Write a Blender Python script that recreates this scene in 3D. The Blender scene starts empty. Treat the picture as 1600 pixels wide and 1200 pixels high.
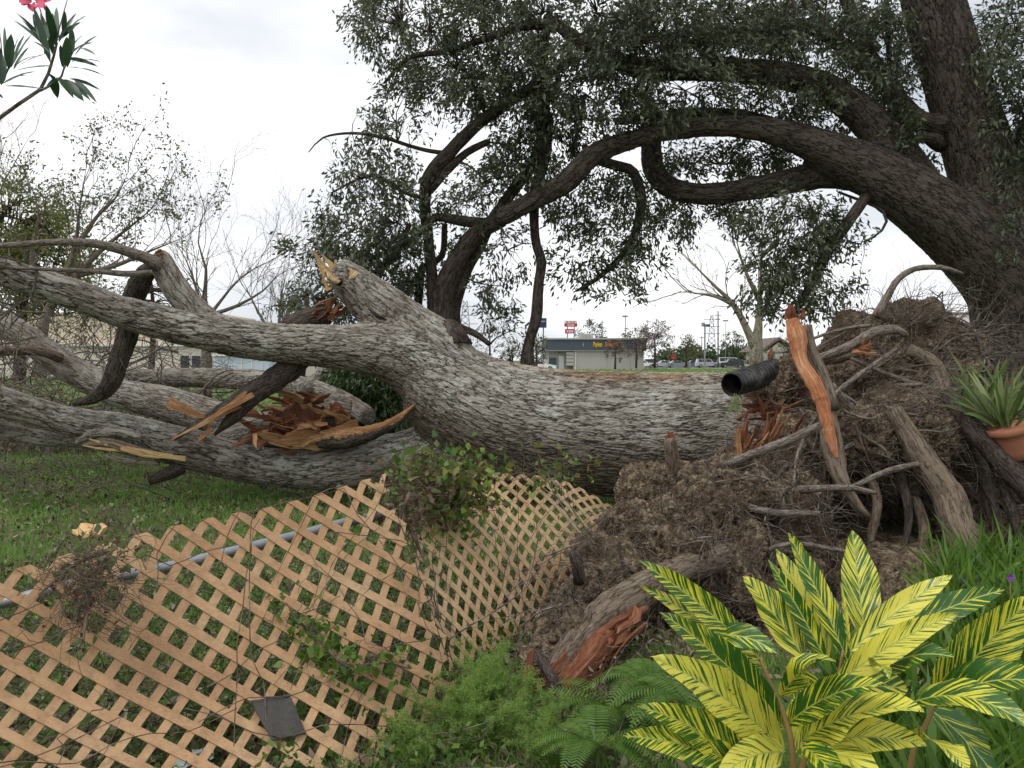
import bpy, math, random
import numpy as np
from mathutils import Vector, Matrix
random.seed(5)
rng = np.random.default_rng(11)
S = bpy.context.scene
COL = S.collection
# ------------------------------------------------------------------ camera
F = 1330.0
PITCH = math.atan(38 / F)
CH = 1.6
cam_d = bpy.data.cameras.new('camera'); cam = bpy.data.objects.new('camera', cam_d); COL.objects.link(cam)
cam_d.sensor_width = 36; cam_d.lens = F / 1600 * 36; cam_d.clip_end = 3000; cam_d.clip_start = 0.05
cam.location = (0, 0, CH); cam.rotation_euler = (math.pi / 2 - PITCH, 0, 0)
S.camera = cam
S.render.resolution_x = 1024; S.render.resolution_y = 768
# ------------------------------------------------------------------ sky, sun, exposure
SUN_EL, SUN_AZ = math.radians(58), math.radians(235)
W = bpy.data.worlds.new('World'); S.world = W; W.use_nodes = True
nt = W.node_tree; nt.nodes.clear()
def wn(t, **k):
    n = nt.nodes.new(t)
    for a, b in k.items(): setattr(n, a, b)
    return n
sky = wn('ShaderNodeTexSky', sky_type='NISHITA', sun_disc=False, sun_elevation=SUN_EL, sun_rotation=SUN_AZ)
skm = wn('ShaderNodeVectorMath', operation='SCALE'); skm.inputs['Scale'].default_value = 0.09
nt.links.new(sky.outputs[0], skm.inputs[0])
tc = wn('ShaderNodeTexCoord')
mp = wn('ShaderNodeMapping'); mp.inputs['Scale'].default_value = (1.2, 1.2, 3.2); mp.inputs['Location'].default_value = (0.35, 0.2, 0.1)
nt.links.new(tc.outputs['Generated'], mp.inputs[0])
nz = wn('ShaderNodeTexNoise'); nz.inputs['Scale'].default_value = 1.5; nz.inputs['Detail'].default_value = 5; nz.inputs['Roughness'].default_value = .5
nt.links.new(mp.outputs[0], nz.inputs['Vector'])
rp = wn('ShaderNodeValToRGB')
rp.color_ramp.elements[0].position = .35; rp.color_ramp.elements[0].color = (.60, .64, .70, 1)
rp.color_ramp.elements[1].position = .56; rp.color_ramp.elements[1].color = (1.12, 1.13, 1.15, 1)
nt.links.new(nz.outputs[0], rp.inputs[0])
mx = wn('ShaderNodeMix', data_type='RGBA'); mx.inputs[0].default_value = .93
nt.links.new(skm.outputs[0], mx.inputs[6]); nt.links.new(rp.outputs[0], mx.inputs[7])
bg = wn('ShaderNodeBackground'); bg.inputs[1].default_value = 1.0
wo = wn('ShaderNodeOutputWorld')
nt.links.new(mx.outputs[2], bg.inputs[0]); nt.links.new(bg.outputs[0], wo.inputs[0])
sl = bpy.data.lights.new('sun', 'SUN'); sl.energy = 1.3; sl.angle = math.radians(18); sl.color = (1, .97, .92)
so = bpy.data.objects.new('sun', sl); COL.objects.link(so)
so.rotation_euler = (math.pi / 2 - SUN_EL, 0, math.pi - SUN_AZ)
S.view_settings.view_transform = 'Standard'; S.view_settings.look = 'None'
S.view_settings.exposure = 0.18; S.view_settings.gamma = 1.0; S.view_settings.use_curve_mapping = False
try:
    S.cycles.max_bounces = 5; S.cycles.diffuse_bounces = 3; S.cycles.transparent_max_bounces = 4
    S.cycles.use_denoising = True
except Exception: pass

# ------------------------------------------------------------------ helpers
cp, sp = math.cos(PITCH), math.sin(PITCH)
def P(px, py, d):
    """the place in the world seen at this pixel, d metres ahead of the camera"""
    cx, cy = (px - 800) / F, (600 - py) / F
    y = cp + cy * sp; z = -sp + cy * cp
    k = d / y
    return np.array([cx * k, d, CH + z * k])
def G(x, y, z=0.0): return np.array([x, y, z], float)

def link(o, parent=None):
    COL.objects.link(o)
    if parent is not None: o.parent = parent
    return o
def tag(o, label=None, cat=None, group=None, kind=None):
    if label: o['label'] = label
    if cat: o['category'] = cat
    if group: o['group'] = group
    if kind: o['kind'] = kind
    return o
def empty(name, label, cat, loc=(0, 0, 0), group=None):
    o = bpy.data.objects.new(name, None); COL.objects.link(o); o.location = loc; o.empty_display_size = .1
    return tag(o, label, cat, group)

def mesh(name, V, Fs, mat, parent=None, smooth=True, attr=None, local=True):
    """V (n,3) world coordinates, Fs a list of (m,k) index arrays"""
    V = np.asarray(V, float)
    if isinstance(Fs, np.ndarray): Fs = [Fs]
    Fs = [np.asarray(f, np.int32) for f in Fs if len(f)]
    me = bpy.data.meshes.new(name)
    if parent is not None:
        org = np.array(parent.location)
        q = parent.parent
        while q is not None:
            org = org + np.array(q.location); q = q.parent
        V = V - org
    nl = sum(f.size for f in Fs); nf = sum(len(f) for f in Fs)
    me.vertices.add(len(V)); me.vertices.foreach_set('co', V.astype(np.float32).ravel())
    me.loops.add(nl); me.loops.foreach_set('vertex_index', np.concatenate([f.ravel() for f in Fs]))
    starts = []; s = 0
    for f in Fs:
        starts.append(s + np.arange(len(f)) * f.shape[1]); s += f.size
    me.polygons.add(nf); me.polygons.foreach_set('loop_start', np.concatenate(starts).astype(np.int32))
    me.polygons.foreach_set('use_smooth', np.full(nf, smooth))
    if attr is not None:
        a = me.attributes.new('uvw', 'FLOAT_VECTOR', 'POINT')
        a.data.foreach_set('vector', np.asarray(attr, np.float32).ravel())
    me.update(calc_edges=True); me.validate()
    if mat is not None: me.materials.append(mat)
    return link(bpy.data.objects.new(name, me), parent)

class Geo:
    def __init__(s): s.V = []; s.F = {}; s.A = []; s.n = 0
    def add(s, V, F_, A=None):
        V = np.asarray(V, float)
        s.V.append(V); s.A.append(np.zeros((len(V), 3)) if A is None else np.asarray(A, float))
        for f in (F_ if isinstance(F_, list) else [F_]):
            f = np.asarray(f, np.int64)
            if len(f): s.F.setdefault(f.shape[1], []).append(f + s.n)
        s.n += len(V)
    def build(s, name, mat, parent=None, smooth=True):
        return mesh(name, np.concatenate(s.V), [np.concatenate(v) for v in s.F.values()], mat, parent, smooth, np.concatenate(s.A))

def unit(v): 
    v = np.asarray(v, float); return v / (np.linalg.norm(v) + 1e-12)
def curve(C, step=.1):
    """Catmull-Rom through rows (x, y, z, r...)"""
    C = np.asarray(C, float)
    if len(C) == 2: Cx = np.vstack([2 * C[0] - C[1], C, 2 * C[1] - C[0]])
    else: Cx = np.vstack([2 * C[0] - C[1], C, 2 * C[-1] - C[-2]])
    out = []
    for i in range(1, len(Cx) - 2):
        p0, p1, p2, p3 = Cx[i - 1:i + 3]
        n = max(1, int(np.linalg.norm((p2 - p1)[:3]) / step))
        t = (np.arange(n) / n)[:, None]
        out.append(.5 * (2 * p1 + (p2 - p0) * t + (2 * p0 - 5 * p1 + 4 * p2 - p3) * t ** 2 + (3 * p1 - p0 - 3 * p2 + p3) * t ** 3))
    out.append(C[-1:])
    out = np.concatenate(out)
    if out.shape[1] > 3: out[:, 3] = np.maximum(out[:, 3], 5e-4)
    return out
def frames(p):
    n = len(p); T = np.gradient(p, axis=0); T /= (np.linalg.norm(T, axis=1)[:, None] + 1e-12)
    a = np.array([0, 0, 1.]) if abs(T[0][2]) < .9 else np.array([1., 0, 0])
    E = np.zeros((n, 3)); e = unit(a - T[0] * (a @ T[0])); E[0] = e
    for i in range(1, n):
        e = e - T[i] * (e @ T[i]); e = e / (math.sqrt(e @ e) + 1e-12); E[i] = e
    return T, E, np.cross(T, E)
_ring = {}
def tube(C, sides=8, cap=True, wob=0.0):
    C = np.asarray(C, float); p = C[:, :3]; r = C[:, 3]; n = len(p)
    T, E, B = frames(p)
    th = np.arange(sides) * 2 * math.pi / sides
    c, s_ = np.cos(th), np.sin(th)
    rr = r[:, None] * (1 + (wob * rng.standard_normal((n, sides)) if wob else 0))
    V = p[:, None] + rr[..., None] * (c[None, :, None] * E[:, None] + s_[None, :, None] * B[:, None])
    s = np.concatenate([[0], np.cumsum(np.linalg.norm(np.diff(p, axis=0), axis=1))])
    A = np.stack([rr * c, rr * s_, np.repeat(s[:, None], sides, 1)], -1)
    k = (n, sides)
    if k not in _ring:
        i = np.arange(n - 1)[:, None] * sides; j = np.arange(sides)[None]; j2 = (j + 1) % sides
        _ring[k] = np.stack([i + j, i + j2, i + sides + j2, i + sides + j], -1).reshape(-1, 4)
    V = V.reshape(-1, 3); A = A.reshape(-1, 3); Fl = [_ring[k]]
    if cap:
        m = len(V); V = np.vstack([V, p[0], p[-1]]); A = np.vstack([A, [0, 0, 0], [0, 0, s[-1]]])
        j = np.arange(sides); j2 = (j + 1) % sides
        Fl.append(np.concatenate([np.stack([np.full(sides, m), j2, j], -1), np.stack([np.full(sides, m + 1), (n - 1) * sides + j, (n - 1) * sides + j2], -1)]))
    return V, Fl, A
def pix(rows):
    """rows (px, py, depth, radius in pixels) -> (x, y, z, r)"""
    return np.array([[*P(a, b, d), r * d / F] for a, b, d, r in rows])
def tube_obj(name, rows, mat, parent=None, sides=10, step=.08, wob=.02, world=False):
    C = curve(rows if world else pix(rows), step)
    V, Fl, A = tube(C, sides, True, wob)
    return mesh(name, V, Fl, mat, parent, True, A)

BOXF = np.array([[0, 1, 3, 2], [4, 6, 7, 5], [0, 4, 5, 1], [2, 3, 7, 6], [0, 2, 6, 4], [1, 5, 7, 3]])
def box(x0, x1, y0, y1, z0, z1):
    return np.array([[x, y, z] for x in (x0, x1) for y in (y0, y1) for z in (z0, z1)], float), BOXF
def box_obj(name, b, mat, parent=None):
    V, F_ = box(*b); return mesh(name, V, F_, mat, parent, False)

# ------------------------------------------------------------------ materials
class M:
    def __init__(s, name):
        s.m = bpy.data.materials.new(name); s.m.use_nodes = True
        s.t = s.m.node_tree; s.t.nodes.clear(); s.out = s.t.nodes.new('ShaderNodeOutputMaterial')
    def n(s, typ, ins=None, o=0, **props):
        nd = s.t.nodes.new('ShaderNode' + typ)
        for k, v in props.items(): setattr(nd, k, v)
        for k, v in (ins or {}).items():
            sk = nd.inputs[k]
            if isinstance(v, bpy.types.NodeSocket): s.t.links.new(v, sk)
            else: sk.default_value = v
        return nd.outputs[o]
    def math(s, op, a, b=0.0, c=None):
        d = {0: a, 1: b}
        if c is not None: d[2] = c
        return s.n('Math', d, operation=op)
    def ramp(s, f, els, interp='LINEAR'):
        nd = s.t.nodes.new('ShaderNodeValToRGB'); s.t.links.new(f, nd.inputs[0])
        r = nd.color_ramp; r.interpolation = interp
        while len(r.elements) > 1: r.elements.remove(r.elements[-1])
        for i, (p, c) in enumerate(els):
            e = r.elements[0] if i == 0 else r.elements.new(p)
            e.position = p; e.color = (*c, 1) if len(c) == 3 else c
        return nd.outputs[0]
    def gr(s, f, a, b): return s.ramp(f, [(a, (0, 0, 0)), (b, (1, 1, 1))])
    def mix(s, f, a, b, mode='MIX'): 
        nd = s.t.nodes.new('ShaderNodeMix'); nd.data_type = 'RGBA'; nd.blend_type = mode
        for k, v in ((0, f), (6, a), (7, b)):
            if isinstance(v, bpy.types.NodeSocket): s.t.links.new(v, nd.inputs[k])
            else: nd.inputs[k].default_value = (*v, 1) if isinstance(v, tuple) and len(v) == 3 else v
        return nd.outputs[2]
    def attr(s): return s.n('Attribute', o=1, attribute_name='uvw')
    def obj(s): return s.n('TexCoord', o=3)
    def vscale(s, v, sc): return s.n('VectorMath', {0: v, 1: sc}, operation='MULTIPLY')
    def vadd(s, v, w): return s.n('VectorMath', {0: v, 1: w}, operation='ADD')
    def noise(s, v, sc, det=3, ro=.5, o=0, dist=0): return s.n('TexNoise', {'Vector': v, 'Scale': sc, 'Detail': det, 'Roughness': ro, 'Distortion': dist}, o=o)
    def rand(s): return s.n('ObjectInfo', o=5)
    def fin(s, col, rough=.8, spec=.3, bump=None, bs=.5, bd=.01, disp=None, trans=None, metal=0, coat=0):
        ins = {'Base Color': col if isinstance(col, bpy.types.NodeSocket) else (*col, 1), 'Roughness': rough, 'Specular IOR Level': spec, 'Metallic': metal, 'Coat Weight': coat}
        if bump is not None: ins['Normal'] = s.n('Bump', {'Height': bump, 'Strength': bs, 'Distance': bd})
        b = s.n('BsdfPrincipled', ins)
        if trans:
            tr = s.n('BsdfTranslucent', {'Color': ins['Base Color']})
            b = s.n('MixShader', {0: trans, 1: b, 2: tr})
        s.t.links.new(b, s.out.inputs[0])
        if disp is not None:
            s.t.links.new(s.n('Displacement', {'Height': disp, 'Midlevel': 0.0, 'Scale': 1.0}), s.out.inputs[2])
            s.m.displacement_method = 'BOTH'
        return s.m
def plain(name, c, rough=.7, spec=.3, metal=0, var=.15, sc=8):
    m = M(name); v = m.noise(m.obj(), sc, 4)
    col = m.mix(v, tuple(x * (1 - var) for x in c), tuple(min(1, x * (1 + var)) for x in c))
    return m.fin(col, rough, spec, metal=metal)

def bark(name, light, mid, dark, lichen=None, cell=.034, stretch=.26, amp=.02, brown=None, disp=True, br=(.5, .66), side_tone=False):
    """long interlacing furrows along the limb with short cracks between them"""
    m = M(name); a = m.attr()
    w = m.n('VectorMath', {0: m.noise(a, 3.0, 3, .55, o=1), 1: (-.5, -.5, -.5)}, operation='ADD')
    v0 = m.vadd(a, m.vscale(w, (cell * 1.7, cell * 1.7, cell * 3)))
    v = m.vscale(v0, (1 / cell, 1 / cell, stretch * .72 / cell))
    r1 = m.math('ABSOLUTE', m.math('SUBTRACT', m.noise(v, .42, 3, .62), .5))
    e1 = m.n('MapRange', {0: r1, 1: .0, 2: .085}, interpolation_type='SMOOTHSTEP')
    r2 = m.math('ABSOLUTE', m.math('SUBTRACT', m.noise(m.vadd(m.vscale(v, (1, 1, 1.25)), (7.3, 3.1, 9.2)), .7, 2, .6), .5))
    e2 = m.n('MapRange', {0: r2, 1: .0, 2: .07}, interpolation_type='SMOOTHSTEP')
    d1 = m.n('TexVoronoi', {'Vector': m.vscale(v, (.8, .8, 1.5)), 'Scale': 1.0}, feature='DISTANCE_TO_EDGE')
    e3 = m.n('MapRange', {0: d1, 1: .0, 2: .16})
    n1 = m.noise(m.vscale(v, (1, 1, 1.7)), 1.1, 5, .68)
    h = m.math('ADD', m.math('MULTIPLY', e1, .40), m.math('MULTIPLY', e2, .22))
    h = m.math('ADD', h, m.math('MULTIPLY', e3, .13))
    h = m.math('ADD', h, m.math('MULTIPLY', n1, .42))
    big = m.noise(a, 1.5, 4, .6); big2 = m.noise(a, 2.3, 5, .65, dist=.6)
    col = m.ramp(h, [(.30, dark), (.60, mid), (1.0, light)])  # furrows: their own dark brown plus some shade painted into the colour
    if brown:
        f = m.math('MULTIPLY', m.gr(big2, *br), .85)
        if side_tone:   # upper side paler with more lichen, underside browner
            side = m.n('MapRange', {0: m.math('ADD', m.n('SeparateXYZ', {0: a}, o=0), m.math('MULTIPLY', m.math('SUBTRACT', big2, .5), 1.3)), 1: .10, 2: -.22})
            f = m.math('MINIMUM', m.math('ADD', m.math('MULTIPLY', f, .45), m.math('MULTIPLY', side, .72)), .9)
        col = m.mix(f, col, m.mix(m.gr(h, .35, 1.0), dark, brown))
        if side_tone: col = m.mix(m.math('MULTIPLY', m.n('MapRange', {0: m.math('ADD', m.n('SeparateXYZ', {0: a}, o=0), m.math('MULTIPLY', n1, .1)), 1: .56, 2: .68}), .8), col, m.mix(m.gr(h, .4, 1.0), dark, (.36, .22, .11)))
    if lichen:
        ln = m.noise(a, 9, 5, .7)
        f = m.math('MULTIPLY', m.gr(big, .44, .60), m.math('MULTIPLY', m.gr(ln, .40, .58), m.gr(h, .45, .85)))
        if side_tone: f = m.math('MULTIPLY', f, m.n('MapRange', {0: m.n('SeparateXYZ', {0: a}, o=0), 1: -.25, 2: .15}))
        col = m.mix(f, col, lichen)
    fine = m.noise(m.vscale(a, (1, 1, .35)), 130, 3, .7)
    col = m.mix(.35, col, m.mix(fine, (.1, .1, .1), (.95, .95, .95)), 'OVERLAY')
    hh = m.math('MULTIPLY', m.math('ADD', h, m.math('MULTIPLY', fine, .10)), amp)
    if disp: return m.fin(col, .92, .12, disp=hh)
    return m.fin(col, .92, .12, bump=hh, bs=1, bd=1)
B_GREY = bark('grey_bark', (.345, .315, .27), (.225, .20, .168), (.075, .062, .05), lichen=(.36, .355, .315), cell=.026, amp=.018, brown=(.17, .12, .085), br=(.46, .62))
B_TRUNK = bark('trunk_grey_bark', (.355, .325, .28), (.215, .19, .158), (.045, .036, .028), lichen=(.43, .435, .39), cell=.030, amp=.027, brown=(.12, .083, .06), br=(.5, .64), side_tone=True)
B_OAK = bark('dark_oak_bark', (.115, .095, .08), (.062, .049, .04), (.018, .014, .011), cell=.034, stretch=.34, amp=.02)
B_OAKT = bark('dark_oak_limb_bark', (.11, .09, .076), (.06, .047, .039), (.018, .014, .011), cell=.024, amp=.008, disp=False)
B_TWIG = bark('twig_bark', (.25, .215, .18), (.14, .115, .095), (.04, .03, .024), cell=.012, amp=.003, disp=False)
B_TWIGD = bark('dark_twig_bark', (.10, .08, .068), (.055, .043, .036), (.015, .012, .01), cell=.012, amp=.003, disp=False)
B_PALE = bark('pale_far_bark', (.30, .27, .20), (.2, .175, .13), (.08, .066, .05), cell=.05, amp=.01, disp=False)
B_ROOT = bark('root_bark', (.22, .175, .13), (.13, .098, .072), (.055, .04, .028), cell=.02, stretch=.18, amp=.0035, disp=False)

def wood(name, c1, c2, c3, fs=60):
    m = M(name); a = m.attr()
    f = m.noise(m.vscale(a, (1, 1, .08)), fs, 6, .7)
    g = m.noise(m.vscale(a, (1, 1, .3)), 7, 3)
    col = m.ramp(m.math('ADD', m.math('MULTIPLY', f, .65), m.math('MULTIPLY', g, .35)), [(.3, c1), (.5, c2), (.68, c3)])
    return m.fin(col, .75, .2, bump=f, bs=1, bd=.03)
WOOD = wood('torn_orange_wood', (.09, .042, .02), (.36, .18, .08), (.60, .41, .23))
WOODR = wood('torn_red_wood', (.055, .021, .013), (.235, .085, .042), (.46, .23, .13))
WOODT = wood('split_tan_wood', (.30, .17, .075), (.58, .38, .18), (.72, .55, .32))

def soil():
    m = M('root_soil'); o = m.obj()
    n1 = m.noise(o, 3.2, 3, .6); n2 = m.noise(o, 14, 5, .68); n3 = m.noise(o, 45, 4, .7)
    vo = m.n('TexVoronoi', {'Vector': m.vadd(o, m.vscale(m.noise(o, 20, 2, o=1), (.06, .06, .06))), 'Scale': 24.0}, feature='F1')
    h = m.math('ADD', m.math('MULTIPLY', n1, .10), m.math('MULTIPLY', n2, .13))
    h = m.math('ADD', h, m.math('MULTIPLY', n3, .04))
    h = m.math('SUBTRACT', h, m.math('MULTIPLY', vo, .035))
    col = m.ramp(m.math('ADD', m.math('MULTIPLY', n2, .6), m.math('MULTIPLY', n3, .4)), [(.38, (.032, .022, .015)), (.5, (.175, .128, .085)), (.60, (.42, .335, .23))])  # low spots darkest: extra shade contrast is put into the earth colour
    col = m.mix(m.gr(m.noise(o, 1.7, 3), .52, .66), col, m.mix(n2, (.05, .034, .024), (.16, .112, .078)))
    return m.fin(col, .95, .1, disp=m.math('SUBTRACT', h, .105))
SOIL = soil()

def leafmat(name, cols, trans=.3, rough=.45, spec=.4):
    m = M(name); x = m.n('SeparateXYZ', {0: m.attr()}, o=0)
    k = len(cols)
    col = m.ramp(x, [(i / max(1, k - 1), c) for i, c in enumerate(cols)])
    return m.fin(col, rough, spec, trans=trans)
L_OAK = leafmat('oak_leaves', [(.045, .062, .03), (.08, .10, .05), (.11, .13, .068), (.18, .19, .12)], .35, .42, .5)
L_BRIGHT = leafmat('yellow_green_leaves', [(.08, .12, .025), (.15, .19, .04), (.24, .27, .07), (.2, .15, .06)], .4)
L_GREEN = leafmat('tree_green_leaves', [(.03, .06, .015), (.06, .10, .03), (.10, .14, .045)], .3)
L_OLIVE = leafmat('sparse_olive_leaves', [(.08, .09, .03), (.14, .15, .06), (.17, .12, .07)], .3)
L_BROWN = leafmat('brown_leaves', [(.10, .055, .03), (.19, .115, .065), (.30, .20, .12), (.38, .31, .22)], .15, .7)
L_LITTER = leafmat('litter_leaves', [(.05, .035, .022), (.12, .08, .05), (.22, .16, .10), (.34, .28, .2), (.05, .09, .02)], .1, .8)
L_RUST = leafmat('rusty_leaves', [(.10, .07, .055), (.16, .115, .09), (.22, .18, .13)], .2, .7)
L_IVY = leafmat('vine_leaves', [(.05, .11, .02), (.10, .19, .035), (.20, .28, .05), (.22, .17, .04)], .35, .4)
L_GRASS = leafmat('grass_blades', [(.12, .22, .045), (.18, .33, .07), (.27, .40, .10), (.40, .36, .18)], .5, .5)
L_FERN = leafmat('fern_green', [(.055, .12, .018), (.10, .20, .025), (.17, .28, .045)], .4, .45)
L_FEATH = leafmat('feathery_green', [(.22, .38, .08), (.34, .50, .12), (.46, .58, .2)], .6, .6)
L_STRAP = leafmat('strap_leaves', [(.07, .12, .03), (.13, .19, .055), (.25, .28, .12)], .25, .4)
L_OLE = leafmat('oleander_leaves', [(.02, .05, .025), (.035, .08, .035), (.07, .13, .06)], .25, .35)

def leaves(G_, C, size, ratio=.36, aim=None, aim_k=0.6, droop=.3, tone=None):
    """one folded quad pair per leaf at the points C"""
    n = len(C)
    if n == 0: return
    d = rng.standard_normal((n, 3))
    if aim is not None: d = d * .6 + np.asarray(aim) * aim_k * 2
    d[:, 2] -= droop
    d /= np.linalg.norm(d, axis=1)[:, None]
    s = np.cross(d, rng.standard_normal((n, 3))); s /= np.linalg.norm(s, axis=1)[:, None]
    nn = np.cross(d, s)
    L = (size * (.65 + .7 * rng.random(n)))[:, None]; w = L * ratio * .5
    V = np.stack([C, C + d * L * .35 + s * w + nn * w * .35, C + d * L - nn * L * .08, C + d * L * .55 - s * w * .9 + nn * w * .35], 1).reshape(-1, 3)
    t = rng.random(n) if tone is None else np.clip(tone + .25 * rng.standard_normal(n), 0, 1)
    A = np.repeat(np.stack([t, rng.random(n), np.zeros(n)], -1), 4, 0)
    G_.add(V, np.arange(4 * n).reshape(-1, 4), A)

def wander(p, d, L, n=5, k=.35, up=0.0):
    pts = [np.array(p, float)]; d = unit(d)
    for i in range(n):
        d = unit(d + k * rng.standard_normal(3) + np.array([0, 0, up]))
        pts.append(pts[-1] + d * L / n)
    return np.array(pts)
def twig(G_, p, d, L, r, n=5, k=.3, up=0.0, sides=4, r1=.25):
    q = wander(p, d, L, n, k, up)
    G_.add(*tube(np.c_[q, np.linspace(r, r * r1, len(q))], sides, False))
    return q
def grow(G_, p, d, L, r, lev, tips, k=.22, up=.05, kids=(3, 4), spread=.7, sides=5, shrink=.62, minlev=0):
    q = wander(p, d, L, 5 if lev > 1 else 4, k, up)
    G_.add(*tube(np.c_[q, np.linspace(r, r * .5, len(q))], max(3, sides), False))
    if lev <= minlev:
        tips.extend(q[1:]); return
    nk = rng.integers(kids[0], kids[1] + 1)
    for i in range(nk):
        t = .35 + .65 * (i + rng.random() * .5) / nk
        j = min(len(q) - 2, int(t * (len(q) - 1)))
        b = q[j] + (q[j + 1] - q[j]) * min(1, t * (len(q) - 1) - j)
        dd = unit(q[j + 1] - q[j]) + spread * rng.standard_normal(3)
        grow(G_, b, dd, L * shrink * (.8 + .4 * rng.random()), r * .55 * (1 - .3 * t) + .001, lev - 1, tips, k, up, kids, spread, sides - 1, shrink, minlev)

def blob(tubes, balls, coarse, sub, smooth_it, seed_step=.12):
    """smooth union of tubes (rows x,y,z,r) and balls (x,y,z,r): voxel remesh, smooth, subdivide -> V, quads"""
    g = Geo()
    for C in tubes: g.add(*[x for i, x in enumerate(tube(curve(C, seed_step), 20, True)) if i < 2])
    ico = None
    if balls is not None and len(balls):
        th = np.linspace(0, math.pi, 9); 
        for b in balls:
            c = np.array(b[:3]); r = b[3]
            q = np.array([[0, 0, math.cos(t) * r] for t in th]) ; rr = np.maximum(np.sin(th) * r, r * .02)
            V, F_, _ = tube(np.c_[q + c, rr], 12, True); g.add(V, F_)
    o = g.build('tmp', None)
    m = o.modifiers.new('r', 'REMESH'); m.mode = 'VOXEL'; m.voxel_size = coarse; m.use_smooth_shade = True
    if smooth_it:
        s = o.modifiers.new('s', 'SMOOTH'); s.factor = .5; s.iterations = smooth_it
    if sub:
        u = o.modifiers.new('u', 'SUBSURF'); u.levels = sub; u.render_levels = sub
    dg = bpy.context.evaluated_depsgraph_get()
    ev = o.evaluated_get(dg); me = ev.to_mesh()
    V = np.empty(len(me.vertices) * 3, np.float32); me.vertices.foreach_get('co', V)
    nl = len(me.loops); L = np.empty(nl, np.int32); me.loops.foreach_get('vertex_index', L)
    N = np.empty(len(me.vertices) * 3, np.float32); me.vertex_normals.foreach_get('vector', N)
    Q = L.reshape(-1, 4) if nl == 4 * len(me.polygons) else None
    V = V.reshape(-1, 3).astype(float); N = N.reshape(-1, 3).astype(float)
    ev.to_mesh_clear(); d = o.data; bpy.data.objects.remove(o); bpy.data.meshes.remove(d)
    return V, Q, N
def bark_coords(V, tubes, step=.06):
    Cs = [curve(C, step) for C in tubes]
    T = []; E = []; B = []; S_ = []; ID = []; R = []; Pn = []; off = []
    for i, C in enumerate(Cs):
        t, e, b = frames(C[:, :3]); T.append(t); E.append(e); B.append(b); Pn.append(C[:, :3]); R.append(C[:, 3])
        S_.append(np.concatenate([[0], np.cumsum(np.linalg.norm(np.diff(C[:, :3], axis=0), axis=1))]) + i * 7.3); ID.append(np.full(len(C), i))
    T, E, B, Pn, R, S_, ID = map(np.concatenate, (T, E, B, Pn, R, S_, ID))
    A = np.empty_like(V); lid = np.empty(len(V), int)
    for a in range(0, len(V), 20000):
        v = V[a:a + 20000]
        D = np.linalg.norm(v[:, None] - Pn[None], axis=2) / R[None] ** .9
        j = D.argmin(1); rel = v - Pn[j]
        A[a:a + 20000] = np.stack([(rel * E[j]).sum(1), (rel * B[j]).sum(1), S_[j] + (rel * T[j]).sum(1)], -1)
        lid[a:a + 20000] = ID[j]
    return A, lid
def split_build(names, V, Q, A, lid, mat, parent):
    out = []
    fl = np.sort(lid[Q], axis=1)[:, 1]
    for i, nm in enumerate(names):
        q = Q[fl == i]
        if not len(q): continue
        u, inv = np.unique(q, return_inverse=True)
        out.append(mesh(nm, V[u], inv.reshape(-1, 4), mat, parent, True, A[u]))
    return out
def sdir(v=1.0): 
    d = rng.standard_normal(3); return d / np.linalg.norm(d) * v
def shard(name, base, d, L, w, mat, parent, t=None, side=None, jag=.25, blunt=.8):
    """a long torn splinter: tapering, uneven plank with a ragged tip"""
    d = unit(d); s = np.cross(d, side if side is not None else sdir()); s = unit(s); u = np.cross(d, s); t = t or w * .35
    n = 6; V = []; A = []
    for i in range(n):
        k = i / (n - 1); ww = w * (1 - blunt * k ** 2.2) * (1 + jag * rng.standard_normal()) * .5 + .002; tt = t * (1 - .8 * k) * .5
        c = base + d * L * k + u * L * .06 * math.sin(k * 3) + s * w * .12 * rng.standard_normal()
        for a, b in ((-1, -1), (1, -1), (1.0, 1), (-1, 1)):
            V.append(c + s * a * ww + u * b * tt * (1 + .3 * rng.standard_normal())); A.append((a * ww, b * tt + 3 * k * 0 , L * k))
    i = np.arange(n - 1)[:, None] * 4; j = np.arange(4)[None]; j2 = (j + 1) % 4
    Fq = np.stack([i + j, i + j2, i + 4 + j2, i + 4 + j], -1).reshape(-1, 4)
    Fq = np.vstack([Fq, [[3, 2, 1, 0]], [[4 * n - 4, 4 * n - 3, 4 * n - 2, 4 * n - 1]]])
    A = np.array(A) + rng.random(3) * 3
    return mesh(name, np.array(V), Fq, mat, parent, False, A)
# ================================================================== GROUND
def ground_mat():
    m = M('lawn_ground'); o = m.obj()
    n1 = m.noise(o, .5, 5, .6); n2 = m.noise(o, 6, 5, .7); n3 = m.noise(o, 60, 3, .7)
    g = m.ramp(n2, [(.3, (.06, .095, .03)), (.5, (.10, .17, .04)), (.7, (.16, .22, .07))])
    b = m.ramp(n3, [(.3, (.06, .045, .03)), (.7, (.17, .13, .085))])
    y = m.n('SeparateXYZ', {0: o}, o=1)
    col = m.mix(m.gr(m.math('ADD', m.math('MULTIPLY', n1, .55), m.math('MULTIPLY', n2, .45)), .47, .6), g, b)
    return m.fin(col, .95, .1, bump=m.math('ADD', n2, n3), bs=.8, bd=.03)
GROUND = ground_mat()
nx = 90
xs = np.concatenate([-np.geomspace(900, 7, 14), np.linspace(-6.5, 6.5, 60), np.geomspace(7, 900, 14)])
ys = np.concatenate([[-300, -60, -10, -2], np.linspace(0, 14, 60), np.geomspace(15, 1500, 20)])
X, Y = np.meshgrid(xs, ys)
def pit_z(x, y):
    return -.62 * np.clip(1.25 - np.hypot((x - 1.45) / 1.05, (y - 5.65) / .80) ** 2, 0, 1) ** .8
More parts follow.
